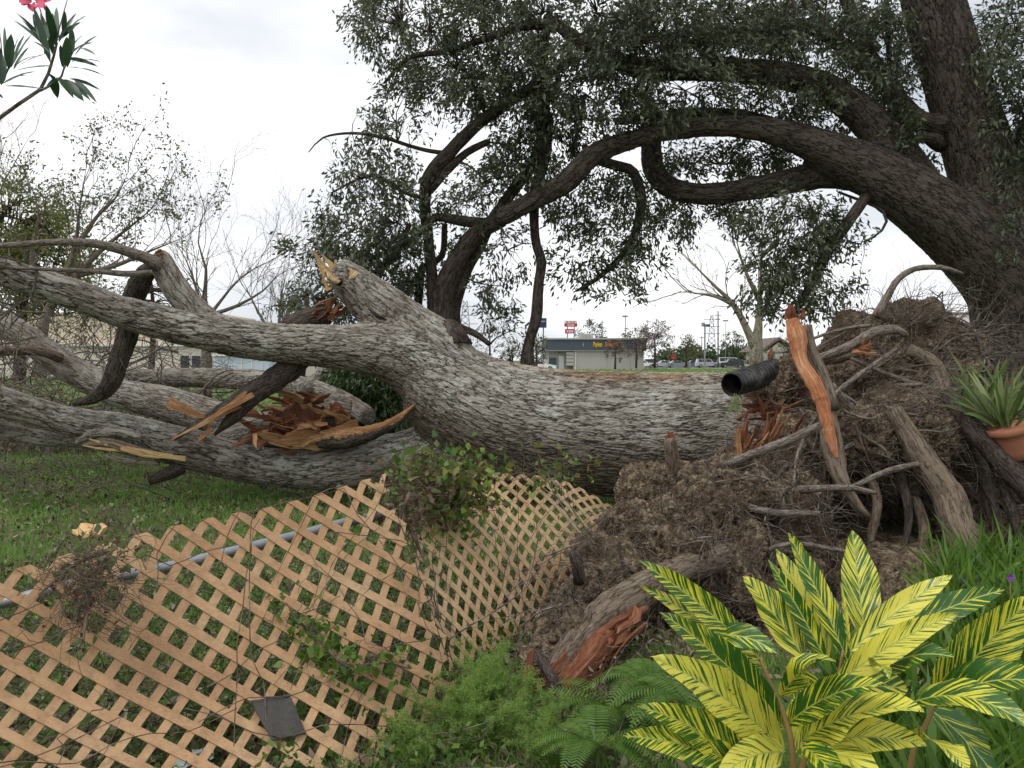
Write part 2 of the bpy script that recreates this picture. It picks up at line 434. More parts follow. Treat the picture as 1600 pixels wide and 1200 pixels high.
def ground_z(x, y):
    near = np.clip((16 - y) / 4, 0, 1) * np.clip((9 - np.abs(x)) / 2, 0, 1)
    return near * (.035 * np.sin(x * 1.7 + 1.3) * np.cos(y * 1.3) + .02 * np.sin(x * 4.1 + y * 3.3) - .01) + pit_z(x, y) * 1.15 - .1 * (pit_z(x, y) < -.02)
V = np.stack([X, Y, ground_z(X, Y)], -1).reshape(-1, 3)
i, j = np.meshgrid(np.arange(len(ys) - 1), np.arange(len(xs) - 1), indexing='ij'); a = i * len(xs) + j
tag(mesh('ground', V, np.stack([a, a + 1, a + 1 + len(xs), a + len(xs)], -1).reshape(-1, 4), GROUND), kind='structure')

# ================================================================== FALLEN TREE
tree = empty('fallen_tree', 'huge uprooted grey-barked tree lying across the yard with torn orange wood and exposed root ball', 'fallen tree', (1.2, 9.3, 0))
T_trunk = pix([(1330, 690, 9.2, 120), (1240, 688, 9.2, 108), (1150, 682, 9.3, 99), (1000, 680, 9.3, 97), (880, 672, 9.3, 93), (790, 655, 9.3, 88), (720, 625, 9.3, 78), (660, 590, 9.3, 62)])
T_upper = pix([(760, 640, 9.3, 78), (700, 598, 9.3, 64), (630, 560, 9.2, 47), (560, 545, 9.1, 36), (450, 537, 9.0, 30), (380, 529, 8.9, 30), (300, 514, 8.8, 28), (200, 490, 8.7, 25), (100, 455, 8.6, 23.5), (0, 424, 8.5, 22.5), (-150, 375, 8.3, 21)])
T_lower = pix([(880, 690, 9.4, 76), (790, 696, 9.4, 66), (700, 706, 9.5, 50), (600, 722, 9.55, 40), (500, 732, 9.6, 33), (400, 727, 9.6, 29), (300, 702, 9.5, 31), (250, 690, 9.45, 29), (200, 673, 9.4, 25), (100, 656, 9.3, 22), (20, 634, 9.2, 24), (-60, 606, 9.1, 23), (-160, 560, 9, 22)])
T_stump = pix([(700, 570, 9.35, 58), (640, 522, 9.4, 47), (592, 480, 9.4, 39), (555, 447, 9.4, 31), (522, 420, 9.4, 22)])
tubes = [T_trunk, T_upper, T_lower, T_stump]
V, Q, N = blob(tubes, [(*P(688, 525, 9.25), .17), (*P(290, 700, 9.35), .13)], .05, 2, 26)
A, lid = bark_coords(V, tubes)
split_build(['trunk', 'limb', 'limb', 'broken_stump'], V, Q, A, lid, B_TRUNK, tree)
# torn tips on the stump
for k in range(30):
    b = P(536 + rng.normal() * 15, 438 + rng.normal() * 6, 9.35 + rng.normal() * .10)
    d = P(500, 395, 9.4) - P(538, 436, 9.4) + sdir(.09)
    shard('splinter', b, d, .12 + .22 * rng.random() ** 2, .05 + .06 * rng.random(), WOODT, tree)
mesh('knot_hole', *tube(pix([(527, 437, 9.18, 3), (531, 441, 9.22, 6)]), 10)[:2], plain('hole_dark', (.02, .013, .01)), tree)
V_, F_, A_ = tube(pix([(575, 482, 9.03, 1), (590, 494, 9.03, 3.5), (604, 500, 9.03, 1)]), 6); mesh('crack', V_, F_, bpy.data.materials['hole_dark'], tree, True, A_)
# the second broken log behind the stump, dark with a red torn end
tube_obj('broken_limb', [(455, 512, 9.7, 20), (485, 500, 9.6, 20), (512, 490, 9.6, 17)], B_OAKT, tree, 12)
for k in range(14): shard('splinter', P(505 + rng.normal() * 9, 492 + rng.normal() * 9, 9.55 + rng.normal() * .06), P(530, 478, 9.5) - P(505, 492, 9.6) + sdir(.07), .12 + .15 * rng.random(), .05, WOODR, tree)
# dark torn limb hanging from the upper limb down to the left
tube_obj('torn_limb', [(470, 560, 9.2, 18), (440, 585, 9.1, 20), (405, 610, 9.0, 16), (370, 645, 8.95, 12), (335, 680, 8.9, 2)], B_TWIGD, tree, 12, wob=.06)
tube_obj('torn_limb', [(425, 590, 9.0, 12), (395, 608, 8.95, 12), (345, 640, 8.85, 9), (300, 668, 8.8, 5), (272, 687, 8.8, 2)], B_OAKT, tree, 10, wob=.08)
for (x0, y0, x1, y1, w) in ((375, 632, 268, 688, .055), (395, 615, 300, 672, .05), (385, 612, 322, 662, .035), (330, 668, 308, 692, .05), (265, 628, 320, 652, .10), (398, 678, 400, 700, .04)):
    b, e = P(x0, y0, 8.82), P(x1, y1, 8.78); shard('splinter', b, e - b, np.linalg.norm(e - b), w, WOOD, tree, side=(0, 1, 0))
# middle log with the hollow torn end
tube_obj('limb', [(-60, 470, 10.2, 17), (30, 520, 10.1, 18), (100, 570, 10.1, 20), (180, 612, 10.1, 21), (260, 630, 10.0, 25), (330, 652, 9.95, 27), (400, 672, 9.9, 28), (470, 672, 9.85, 29)], B_GREY, tree, 36, .03, .0)
tube_obj('limb', [(320, 694, 9.75, 16), (400, 676, 9.75, 24), (455, 664, 9.8, 32), (500, 655, 9.85, 36), (545, 660, 9.9, 34)], B_GREY, tree, 36, .03, .0)
for k in range(75):
    cx, cy = 472 + rng.normal() * 30, 668 + rng.normal() * 15
    out = np.array([(-1 if rng.random() < .6 else 1) * (.6 + .5 * rng.random()), -.3 + .2 * rng.normal(), .12 + .22 * rng.normal()])
    shard('splinter', P(cx, cy, 9.45 + .08 * rng.normal()), out, .16 + .30 * rng.random(), .035 + .08 * rng.random() ** 1.5, WOODR if rng.random() < .55 else WOOD, tree, blunt=.55)
for k in range(18):
    a0 = rng.random() * 6.28; rx, ry = 48, 30
    cx, cy = 478 + rx * math.cos(a0), 655 + ry * math.sin(a0) * .9
    shard('splinter', P(cx, cy, 9.5), np.array([.7 + .4 * math.cos(a0), -.35, -math.sin(a0) * .35]) + sdir(.2), .14 + .12 * rng.random(), .13, WOODR if rng.random() < .5 else WOOD, tree)
mesh('torn_hollow', *tube(curve(pix([(430, 668, 9.55, 16), (470, 656, 9.46, 30), (505, 662, 9.5, 22)]), .04), 14, True, .15)[:2], wood('dark_hollow_wood', (.02, .009, .006), (.09, .035, .02), (.2, .08, .04)), tree, False)  # solid core coloured dark in place of the hollow's shade
# curling strip of wood sweeping right to a point
C = curve(pix([(500, 684, 9.3, 12), (540, 682, 9.2, 14), (585, 672, 9.05, 9), (620, 655, 8.95, 6), (648, 632, 8.9, 1.5)]), .03)
V_, F_, A_ = tube(C, 8, True, .05); V_[:, 2] = V_[:, 2]; mesh('curled_strip', V_, F_, WOOD, tree, False, A_)
C[:, 1] += .012; C[:, 2] -= .025; C[:, 3] *= 1.15; V_, F_, A_ = tube(C, 10, True, .03); mesh('curled_bark', V_, F_, B_OAKT, tree, True, A_)
for (x0, y0, x1, y1, w) in ((500, 668, 440, 690, .16), (540, 676, 470, 694, .14), (512, 690, 420, 692, .12), (455, 690, 402, 678, .10), (415, 672, 412, 702, .06), (560, 668, 500, 676, .12), (545, 655, 505, 640, .05)):
    b, e = P(x0, y0, 9.3), P(x1, y1, 9.2); shard('splinter', b, e - b, np.linalg.norm(e - b), w, WOOD, tree, side=(.2, 1, .3))
# open split in the lower limb with lighter lip
for (rows, mt) in (([(122, 690, 9.1, 3), (150, 676, 9.02, 6), (185, 675, 8.98, 6), (220, 683, 8.98, 3)], B_GREY), ([(130, 697, 9.05, 4), (165, 692, 8.98, 9), (210, 705, 8.98, 9), (260, 716, 9.0, 4)], B_ROOT), ([(165, 712, 9.0, 3), (205, 720, 8.98, 6), (250, 724, 9.02, 3)], B_PALE)):
    tube_obj('bark_lip', rows, mt, tree, 10, .04, .05)
for (x0, y0, x1, y1, w) in ((250, 715, 140, 686, .05), (270, 712, 180, 694, .04), (235, 708, 130, 696, .03), (290, 716, 200, 706, .04)):
    b, e = P(x0, y0, 8.96), P(x1, y1, 8.96); shard('splinter', b, e - b, np.linalg.norm(e - b), w, WOODT, tree, side=(0, 1, 0))
tube_obj('broken_limb', [(285, 730, 9.4, 11), (262, 740, 9.3, 11), (232, 752, 9.2, 7)], B_TWIGD, tree, 10)
# cut branch pointing up-left from the upper limb and the dark branch leaning on it
tube_obj('limb', [(345, 520, 8.9, 26), (320, 500, 8.9, 20), (290, 470, 8.85, 19), (268, 440, 8.8, 18), (252, 410, 8.8, 16), (246, 400, 8.8, 13)], B_GREY, tree, 28, .03, 0)
for k in range(8): shard('splinter', P(250 + rng.normal() * 5, 402 + rng.normal() * 4, 8.75), P(252, 392, 8.7) - P(248, 404, 8.8) + sdir(.06), .06 + .06 * rng.random(), .06, WOODT, tree)
tube_obj('limb', [(246, 412, 8.72, 9), (224, 432, 8.85, 15), (208, 470, 9.08, 17), (200, 520, 9.12, 16), (185, 565, 9.12, 15), (172, 600, 9.15, 14), (150, 620, 9.2, 10), (115, 632, 9.2, 4)], B_OAKT, tree, 18, .04, .03)
tube_obj('limb', [(-60, 386, 8.3, 4), (0, 384, 8.3, 4.5), (100, 378, 8.3, 5.5), (165, 384, 8.4, 7), (225, 402, 8.6, 9), (250, 415, 8.7, 11)], B_TWIG, tree, 10, .06, .02)
tube_obj('limb', [(-60, 415, 8.2, 2), (60, 420, 8.3, 3), (150, 424, 8.4, 4), (200, 428, 8.5, 5), (238, 425, 8.6, 4)], B_TWIG, tree, 8, .06, .02)
tube_obj('limb', [(-60, 548, 9.5, 8), (0, 548, 9.6, 8), (60, 548, 9.7, 8), (95, 560, 9.9, 8)], B_ROOT, tree, 12)
tube_obj('limb', [(150, 585, 11.5, 9), (220, 590, 11.5, 12), (300, 590, 11.5, 14), (400, 594, 11.4, 15), (470, 604, 11.2, 15), (530, 624, 11, 14), (575, 650, 10.6, 13)], B_GREY, tree, 28, .04, 0)
tube_obj('broken_limb', [(245, 690, 9.9, 12), (256, 664, 10, 12), (262, 650, 10, 10)], B_GREY, tree, 14)
tube_obj('limb', [(470, 610, 10.8, 10), (500, 590, 11.6, 10), (520, 560, 12, 9)], B_GREY, tree, 12)
tube_obj('limb', [(150, 690, 9.6, 8), (60, 684, 9.5, 11), (0, 672, 9.4, 12), (-60, 655, 9.3, 12)], B_GREY, tree, 20, .04, 0)
V_, F_, A_ = tube(pix([(706, 545, 9.25, 34), (700, 522, 9.28, 27), (696, 508, 9.3, 20), (694, 500, 9.3, 9)]), 20, True, .03); mesh('burl', V_, F_, B_OAKT, tree, True, A_)
# brushwood at the left
brush = Geo(); tips = []
for k in range(620):
    x, y = rng.uniform(-60, 340), rng.choice([rng.uniform(525, 695), rng.uniform(600, 695)]); d = rng.uniform(10.6, 15.5)
    p = P(x, y, d); p[2] = max(p[2], .05)
    q = twig(brush, p, np.array([rng.normal() * 1.2, rng.normal() * .5, rng.normal() * .5]), rng.uniform(.5, 1.8), rng.uniform(.004, .014), 7, .28)
    for z in range(2):
        j = rng.integers(1, 6); twig(brush, q[j], sdir(), rng.uniform(.2, .6), .004, 4, .3, sides=3)
for k in range(34):
    x = rng.uniform(-30, 120); p = P(x, rng.uniform(400, 620), rng.uniform(8.3, 9.5))
    grow(brush, p, np.array([-.6 + rng.normal() * .6, rng.normal() * .4, rng.normal() * .6]), rng.uniform(.5, 1.1), rng.uniform(.006, .014), 2, tips, .25, 0, (2, 3), .6, 4)
for k in range(90):
    p = P(rng.uniform(200, 480), rng.uniform(600, 690), rng.uniform(10.5, 13)); p[2] = max(.03, p[2])
    twig(brush, p, np.array([rng.normal() * 1.2, rng.normal() * .5, rng.normal() * .25]), rng.uniform(.4, 1.2), rng.uniform(.004, .012), 6, .25)
for k in range(3):
    tube_obj('branch', [(262 + 8 * k, 605 + 5 * k, 10.4, 2), (300, 622 - 4 * k, 10.2, 2.2), (340 + 10 * k, 585 + 3 * k, 10.1, 1.5), (365, 578 + 4 * k, 10.1, 1)], B_TWIG, tree, 6)
tag(brush.build('twigs', B_TWIG, tree), kind='stuff')
br = bpy.data.objects['twigs']

# ------------------------------------------------------------------ root ball
balls = [(1238, 578, 8.2, .19), (1205, 606, 8.3, .15), (1215, 612, 8.5, .2), (1430, 540, 8.8, .42), (1375, 560, 8.8, .38), (1465, 560, 8.8, .30), (1410, 510, 8.9, .20), (1345, 600, 8.7, .42), (1420, 630, 8.4, .50), (1300, 650, 8.7, .36),
  (1240, 610, 9.1, .34), (1190, 640, 9.1, .42), (1260, 590, 9.0, .22), (1450, 700, 8.2, .45), (1370, 700, 8.0, .42), (1270, 720, 8.0, .34), (1210, 760, 7.4, .40), (1190, 730, 8.3, .4),
  (1430, 800, 8.7, .5), (1500, 770, 8.6, .45), (1560, 830, 8.5, .4), (1330, 770, 8.7, .4), (1350, 680, 7.35, .26), (1440, 670, 7.5, .26), (1270, 700, 7.3, .24), (1400, 640, 7.7, .28), (1500, 870, 7.9, .4), (1390, 860, 8.6, .4), (1300, 840, 8.4, .4), (1560, 690, 8.4, .3), (1600, 760, 8.4, .4),
  (1060, 775, 6.9, .26), (1010, 790, 6.6, .20), (1110, 770, 6.7, .24), (1160, 775, 6.6, .26), (1130, 825, 6.1, .34), (1060, 830, 6.1, .32), (990, 850, 5.8, .27), (1200, 830, 6.3, .30),
  (1250, 800, 6.8, .28), (1240, 880, 6.2, .28), (1180, 900, 5.9, .26), (1120, 905, 5.7, .24), (1050, 890, 5.6, .25), (1330, 565, 8.8, .32), (1290, 590, 8.8, .26), (1400, 500, 9.0, .2), (1350, 520, 8.9, .16), (1480, 520, 9.0, .16), (960, 900, 5.3, .22), (920, 880, 5.4, .14), (900, 940, 5.0, .18), (870, 985, 4.8, .15), (950, 960, 5.0, .16), (1000, 940, 5.2, .16),
  (845, 1040, 4.25, .10), (880, 1010, 4.4, .14), (820, 1030, 4.3, .07), (930, 1000, 4.7, .12), (860, 1070, 4.15, .07), 
  (1480, 620, 8.6, .34), (1500, 560, 8.9, .22), (1450, 500, 9.0, .16), (1520, 820, 8.2, .35), (1570, 860, 8.0, .4), (1460, 890, 8.1, .35), (1540, 730, 8.3, .35), (1620, 850, 7.9, .4), (1500, 700, 7.9, .25), (1170, 850, 5.9, .24), (1150, 770, 6.2, .2), (1010, 830, 5.9, .2),
  (860, 1000, 4.6, .12), (890, 1010, 4.7, .12), (1000, 985, 5.3, .12), (910, 910, 5.0, .14), (880, 930, 5.1, .12)]
Bs = [(*P(x, y, d), r) for x, y, d, r in balls]
V, Q, N = blob([], Bs, .07, 2, 6)
# uneven lumps before the fine relief
from mathutils import noise as mn
dd = np.array([mn.noise(Vector(v * 2.3)) * .17 + mn.noise(Vector(v * 5.5)) * .09 for v in V])
V = V + N * dd[:, None]
soil_o = mesh('root_soil', V, Q, SOIL, tree, True)
tag(soil_o)
SV, SN = V, N
# dug-out soil under the root ball
Vp = []
pit = []
for x, y, d, r in ((1090, 1010, 5.3, .16), (1150, 1040, 5.0, .14), (1010, 1040, 5.2, .12), (1220, 1000, 5.6, .2), (1330, 990, 5.9, .22), (1050, 1080, 4.7, .08), (1420, 960, 6.2, .2), (1520, 930, 6.6, .2), (1120, 980, 6.2, .25), (960, 1060, 4.7, .08), (1230, 960, 6.4, .3), (1400, 920, 7, .3)):
    pit.append((*P(x, y, d), r))
Vq, Qq, Nq = blob([], pit, .06, 2, 4)
dd = np.array([mn.noise(Vector(v * 4)) * .08 for v in Vq]); Vq = Vq + Nq * dd[:, None]
tag(mesh('loose_earth', Vq, Qq, SOIL, None, True), kind='structure')
# clods on the soil
sel = rng.choice(len(SV), 15000); sel = sel[(SN[sel, 1] < .4)]
cl = Geo()
oct_ = np.array([[1, 0, 0], [-1, 0, 0], [0, 1, 0], [0, -1, 0], [0, 0, 1], [0, 0, -1]], float); of = np.array([[0, 2, 4], [2, 1, 4], [1, 3, 4], [3, 0, 4], [2, 0, 5], [1, 2, 5], [3, 1, 5], [0, 3, 5]])
n = len(sel); Rv = (rng.random((n, 6, 3)) * .5 + .7) * oct_[None] + rng.normal(0, .18, (n, 6, 3))
sz = (.005 + .022 * rng.random(n) ** 3)[:, None, None]
cv = SV[sel][:, None] + Rv * sz + SN[sel][:, None] * .012
cl.add(cv.reshape(-1, 3), (of[None] + 6 * np.arange(n)[:, None, None]).reshape(-1, 3))
def clodmat():
    m = M('clods'); o = m.obj(); c = m.ramp(m.noise(o, 9, 4, .7), [(.3, (.05, .037, .026)), (.5, (.14, .105, .075)), (.7, (.28, .225, .16))]); return m.fin(c, .95, .1)
tag(cl.build('clods', clodmat(), tree, True), kind='stuff')

# explicit roots
R_ = [
 ([(1380, 640, 7.6, 6), (1400, 720, 7.3, 8), (1420, 800, 7.0, 7), (1410, 870, 6.8, 4)], B_TWIGD, 12),
 ([(1540, 700, 7.3, 6), (1580, 790, 7.0, 8), (1600, 870, 6.9, 7)], B_TWIGD, 8),
 ([(1450, 640, 7.7, 5), (1500, 700, 7.4, 6), (1545, 770, 7.2, 6), (1570, 850, 7.0, 6)], B_TWIGD, 10),
 ([(1340, 700, 7.4, 6), (1370, 780, 7.1, 8), (1360, 850, 6.9, 7), (1380, 900, 6.7, 4)], B_ROOT, 8),
 ([(1465, 640, 7.8, 3), (1400, 680, 7.5, 4), (1340, 690, 7.2, 4), (1290, 720, 7.0, 2)], B_TWIG, 6),
 ([(1330, 560, 7.9, 3), (1400, 590, 7.9, 4), (1480, 610, 7.8, 3), (1530, 600, 7.8, 2)], B_TWIG, 6),
 ([(1290, 600, 7.6, 3), (1350, 640, 7.5, 3), (1400, 700, 7.3, 4), (1440, 740, 7.2, 2)], B_TWIG, 6),
 ([(1480, 850, 6.9, 4), (1440, 890, 6.7, 4), (1400, 920, 6.5, 2)], B_TWIG, 6),
 ([(1230, 930, 5.9, 7), (1290, 960, 5.8, 8), (1340, 990, 5.7, 6)], B_ROOT, 8),
 ([(1570, 640, 7.5, 8), (1600, 700, 7.3, 10), (1640, 760, 7.2, 10)], B_ROOT, 8),
 ([(1052, 760, 6.7, 12), (1051, 720, 6.65, 11), (1048, 690, 6.6, 10), (1047, 684, 6.6, 9)], B_ROOT, 12),
 ([(1126, 728, 6.4, 6), (1180, 708, 6.4, 7), (1240, 684, 6.4, 7), (1282, 664, 6.4, 6)], B_TWIG, 10),
 ([(1396, 640, 7.15, 12), (1440, 715, 7.0, 20), (1478, 770, 6.9, 24), (1500, 830, 6.7, 25), (1528, 890, 6.5, 28), (1545, 930, 6.4, 34)], B_ROOT, 20),
 ([(1478, 615, 7.4, 12), (1520, 670, 7.1, 15), (1560, 715, 7.0, 17), (1610, 770, 6.9, 18), (1660, 830, 6.8, 18)], B_TWIGD, 16),
 ([(1130, 870, 5.7, 22), (1060, 892, 5.3, 22), (1000, 925, 4.9, 27), (940, 968, 4.55, 30), (890, 1028, 4.2, 28), (852, 1080, 3.95, 21), (836, 1108, 3.85, 11)], B_ROOT, 24),
 ([(1290, 640, 7.0, 14), (1302, 700, 6.8, 16), (1312, 745, 6.7, 13), (1335, 785, 6.6, 9), (1356, 806, 6.6, 5)], B_ROOT, 14),
 ([(1370, 495, 8.3, 8), (1388, 460, 8.3, 6), (1405, 435, 8.3, 5), (1430, 420, 8.3, 4.5), (1470, 418, 8.2, 4), (1505, 428, 8.2, 2.5)], B_TWIG, 8),
 ([(1230, 545, 8.5, 1.6), (1290, 522, 8.4, 2.4), (1330, 512, 8.4, 2.6), (1362, 508, 8.3, 3)], B_TWIG, 6),
 ([(1262, 565, 8.0, 5), (1320, 545, 8.0, 8), (1365, 520, 8.0, 8), (1400, 515, 8.0, 7), (1418, 525, 8.0, 4)], B_TWIG, 10),
 ([(1205, 600, 8.3, 10), (1260, 570, 8.2, 9), (1310, 560, 8.2, 7), (1340, 555, 8.2, 4)], B_ROOT, 12),
 ([(1420, 545, 8.0, 9), (1455, 570, 8.0, 14), (1470, 610, 7.9, 16), (1450, 650, 7.8, 18), (1440, 690, 7.7, 15)], B_ROOT, 14),
 ([(1190, 770, 6.3, 5), (1250, 765, 6.2, 6), (1320, 762, 6.2, 5), (1370, 770, 6.2, 3)], B_TWIG, 8),
 ([(1140, 780, 6.0, 5), (1200, 800, 5.9, 6), (1280, 802, 5.9, 4)], B_TWIG, 8),
 ([(1060, 1040, 5.0, 5), (1050, 960, 5.0, 5), (1042, 905, 5.1, 7), (1045, 880, 5.2, 9)], B_ROOT, 8),
 ([(1030, 1030, 5.05, 2), (1028, 960, 5.1, 3), (1035, 900, 5.2, 3)], B_TWIG, 6),
 ([(1070, 1045, 5.05, 2), (1065, 980, 5.1, 3), (1050, 920, 5.2, 3)], B_TWIG, 6),
 ([(1500, 640, 7.6, 8), (1530, 720, 7.4, 10), (1550, 800, 7.2, 9), (1565, 870, 7.0, 7)], B_TWIGD, 10),
 ([(1430, 780, 7.2, 8), (1445, 830, 7.0, 9), (1430, 880, 6.9, 7), (1425, 900, 6.9, 4)], B_ROOT, 10),
 ([(1460, 720, 7.0, 4), (1390, 735, 6.8, 5), (1330, 760, 6.6, 4), (1280, 765, 6.4, 3)], B_TWIG, 7),
 ([(1180, 870, 5.7, 3), (1230, 850, 5.7, 4), (1300, 858, 5.8, 4), (1360, 872, 5.9, 2)], B_TWIG, 7),
 ([(905, 910, 4.8, 9), (902, 880, 4.75, 10), (896, 862, 4.75, 9)], B_TWIGD, 10),
 ([(838, 1020, 4.1, 8), (860, 1055, 3.85, 9), (885, 1105, 3.7, 8)], B_TWIGD, 8),
 ([(1350, 700, 7.5, 5), (1330, 640, 7.5, 6), (1300, 600, 7.5, 4)], B_TWIG, 8),
 ([(1440, 600, 7.8, 4), (1380, 610, 7.8, 6), (1340, 650, 7.6, 6), (1320, 700, 7.4, 4)], B_ROOT, 8),
 ([(1400, 545, 8.0, 3), (1300, 620, 7.3, 4), (1250, 700, 6.9, 3), (1240, 760, 6.6, 2)], B_TWIG, 7),
 ([(1270, 905, 6.0, 3), (1310, 945, 5.8, 4), (1330, 975, 5.7, 2)], B_TWIG, 6),
]
for rows, mt, sd in R_: tube_obj('root', rows, mt, tree, sd, .06, .05)
COLLAR = P(1210, 690, 8.6)
# medium random roots over the soil
cand = np.where((SN[:, 1] < -.1))[0]
for k in range(290):
    i = rng.choice(cand); p = SV[i]; nrm = SN[i]
    d = p - COLLAR; d = d - nrm * (d @ nrm); d = unit(unit(d) + .45 * sdir() + nrm * .12)
    q = [p + nrm * .03]; L = rng.uniform(.35, 1.25); m_ = 9
    for s in range(m_):
        d = unit(d + .3 * rng.standard_normal(3)); c = q[-1] + d * L / m_
        j = ((SV - c) ** 2).sum(1).argmin() if s % 1 == 0 else j
        q.append(c * .4 + (SV[j] + SN[j] * rng.uniform(.02, .08)) * .6 if np.linalg.norm(SV[j] - c) < .25 else c)
        d = unit(q[-1] - q[-2])
    r = .004 + .013 * rng.random() ** 2
    V_, F_, A_ = tube(curve(np.c_[np.array(q), np.linspace(r, r * .3, len(q))], .05), 6, True, .05)
    mesh('root', V_, F_, random.choice([B_ROOT, B_TWIG, B_TWIG, B_TWIGD]), tree, True, A_)
fr = Geo()
for k in range(5000):
    i = rng.choice(cand); p = SV[i]; nrm = SN[i]
    rd = p - COLLAR; twig(fr, p + nrm * .02, unit(unit(rd - nrm * (rd @ nrm)) * .9 + sdir() * .8 + nrm * rng.uniform(.1, .9)), rng.uniform(.1, .75), rng.uniform(.0015, .0045), 6, .3, -.04, 3)
for k in range(30):
    p = P(rng.uniform(1340, 1480), rng.uniform(490, 540), rng.uniform(8.3, 8.8))
    grow(fr, p, np.array([rng.normal() * .7, rng.normal() * .3, .8 * rng.random() + .1]), rng.uniform(.2, .6), .005, 1, [], .3, .05, (1, 3), .6, 4)
for k in range(14):
    p = P(rng.uniform(1470, 1520), rng.uniform(510, 660), rng.uniform(8.0, 8.8))
    grow(fr, p, np.array([.8, rng.normal() * .3, rng.normal() * .5]), rng.uniform(.3, .8), .004, 1, [], .3, .0, (1, 3), .6, 4)
tag(fr.build('fine_roots', B_TWIG, tree), kind='stuff')
# torn orange wood at the root collar
def ribbon(name, rows, mat, parent, thick=.3, jag=.05):
    C = curve(pix(rows), .03); C[:, 3] *= 1 + jag * rng.standard_normal(len(C)); V_, F_, A_ = tube(C, 14, True, .05)
    c = np.vstack([np.repeat(C[:, :3], 14, 0), C[:1, :3], C[-1:, :3]])
    V_[:, 1] = c[:, 1] + (V_[:, 1] - c[:, 1]) * thick
    return mesh(name, V_, F_, mat, parent, False, A_)
ribbon('split_root', [(1238, 500, 7.0, 11), (1246, 530, 6.95, 14), (1252, 565, 6.9, 11), (1275, 605, 6.8, 12), (1288, 640, 6.75, 11), (1297, 680, 6.7, 9), (1308, 715, 6.66, 3)], wood('pale_split_wood', (.22, .06, .025), (.50, .21, .10), (.70, .50, .32), 34), tree, .4)
tube_obj('split_root', [(1262, 508, 7.12, 7), (1266, 540, 7.1, 9), (1282, 585, 7.05, 12), (1300, 640, 6.9, 14)], B_ROOT, tree, 10)
for k in range(8): shard('splinter', P(1238 + rng.normal() * 9, 502 + rng.normal() * 4, 7.0), np.array([.05 * rng.normal(), 0, 1]) + sdir(.15), .05 + .09 * rng.random(), .035, WOODR, tree)
for (cx, cy, dx, dy, n, d, Lm) in ((1215, 600, 26, 12, 24, 8.3, .3), (1205, 640, 26, 12, 36, 8.2, .3), (1350, 548, 9, 8, 10, 7.9, .12), (1185, 700, 26, 14, 16, 7.2, .3), (1355, 690, 14, 14, 8, 7.4, .25), (1160, 715, 12, 12, 8, 7.0, .25)):
    for k in range(n):
        dirv = np.array([rng.normal() * .9, -.12, .12 + rng.normal() * .22]) if cy < 680 else np.array([.35 + rng.normal() * .25, -.1, 1])
        shard('splinter', P(cx + rng.normal() * dx * .6, cy + rng.normal() * dy * .6, d + rng.normal() * .08), dirv, Lm * (.4 + .8 * rng.random()), .025 + .05 * rng.random(), WOODR if rng.random() < .65 else WOOD, tree)
ribbon('split_face', [(1010, 950, 4.75, 5), (978, 970, 4.50, 12), (942, 1002, 4.25, 19), (908, 1045, 4.0, 20), (872, 1085, 3.82, 14), (850, 1110, 3.76, 6)], WOODR, tree, .5)
for k in range(44):
    t = rng.random(); b = P(995 - 100 * t + rng.normal() * 10, 968 + 90 * t + rng.normal() * 12, 4.42 - .45 * t); shard('splinter', b, P(860, 1095, 3.85) - P(960, 990, 4.3) + sdir(.06), .16 + .3 * rng.random(), .02 + .03 * rng.random(), WOODR if rng.random() < .75 else WOOD, tree, blunt=.9)
for k in range(6): shard('splinter', P(826 + rng.normal() * 5, 1085 + rng.normal() * 12, 3.85), np.array([.1 * rng.normal(), 0, .9]) + sdir(.25), .12, .05, WOODR, tree)
for k in range(4): shard('splinter', P(1048 + rng.normal() * 4, 686, 6.6), np.array([0, 0, 1]) + sdir(.3), .06, .04, WOODR, tree)

# bare dug earth below and in front of the root ball
n_ = 60; r0 = []
Xg, Yg = np.meshgrid(np.linspace(-.6, 5.2, 90), np.linspace(3.7, 8.6, 76)); ce = np.hypot((Xg - 2.3) / 2.5, (Yg - 6.0) / 2.1)
Zg = np.array([[mn.noise(Vector((x * 1.7, y * 1.7, 3))) * .10 + mn.noise(Vector((x * 6, y * 6, 3))) * .05 for x, y in zip(rx, ry)] for rx, ry in zip(Xg, Yg)])
Zg = .12 + Zg - .22 * np.clip(ce, 0, 3) ** 3 + pit_z(Xg, Yg)
i, j = np.meshgrid(np.arange(75), np.arange(89), indexing='ij'); q = i * 90 + j
SOILG = SOIL
tag(mesh('bare_earth', np.stack([Xg, Yg, Zg], -1).reshape(-1, 3), np.stack([q, q + 1, q + 91, q + 90], -1).reshape(-1, 4), SOILG), kind='structure')
hp = Geo()
for k in range(9000):
    x = rng.uniform(-60, 380); p = P(x, 650, rng.uniform(14.2, 18)); p[2] = .03 + .5 * rng.random() ** 3
    leaves(hp, p[None], .09, .5, droop=0)
tag(hp.build('brown_debris', L_LITTER), kind='stuff')
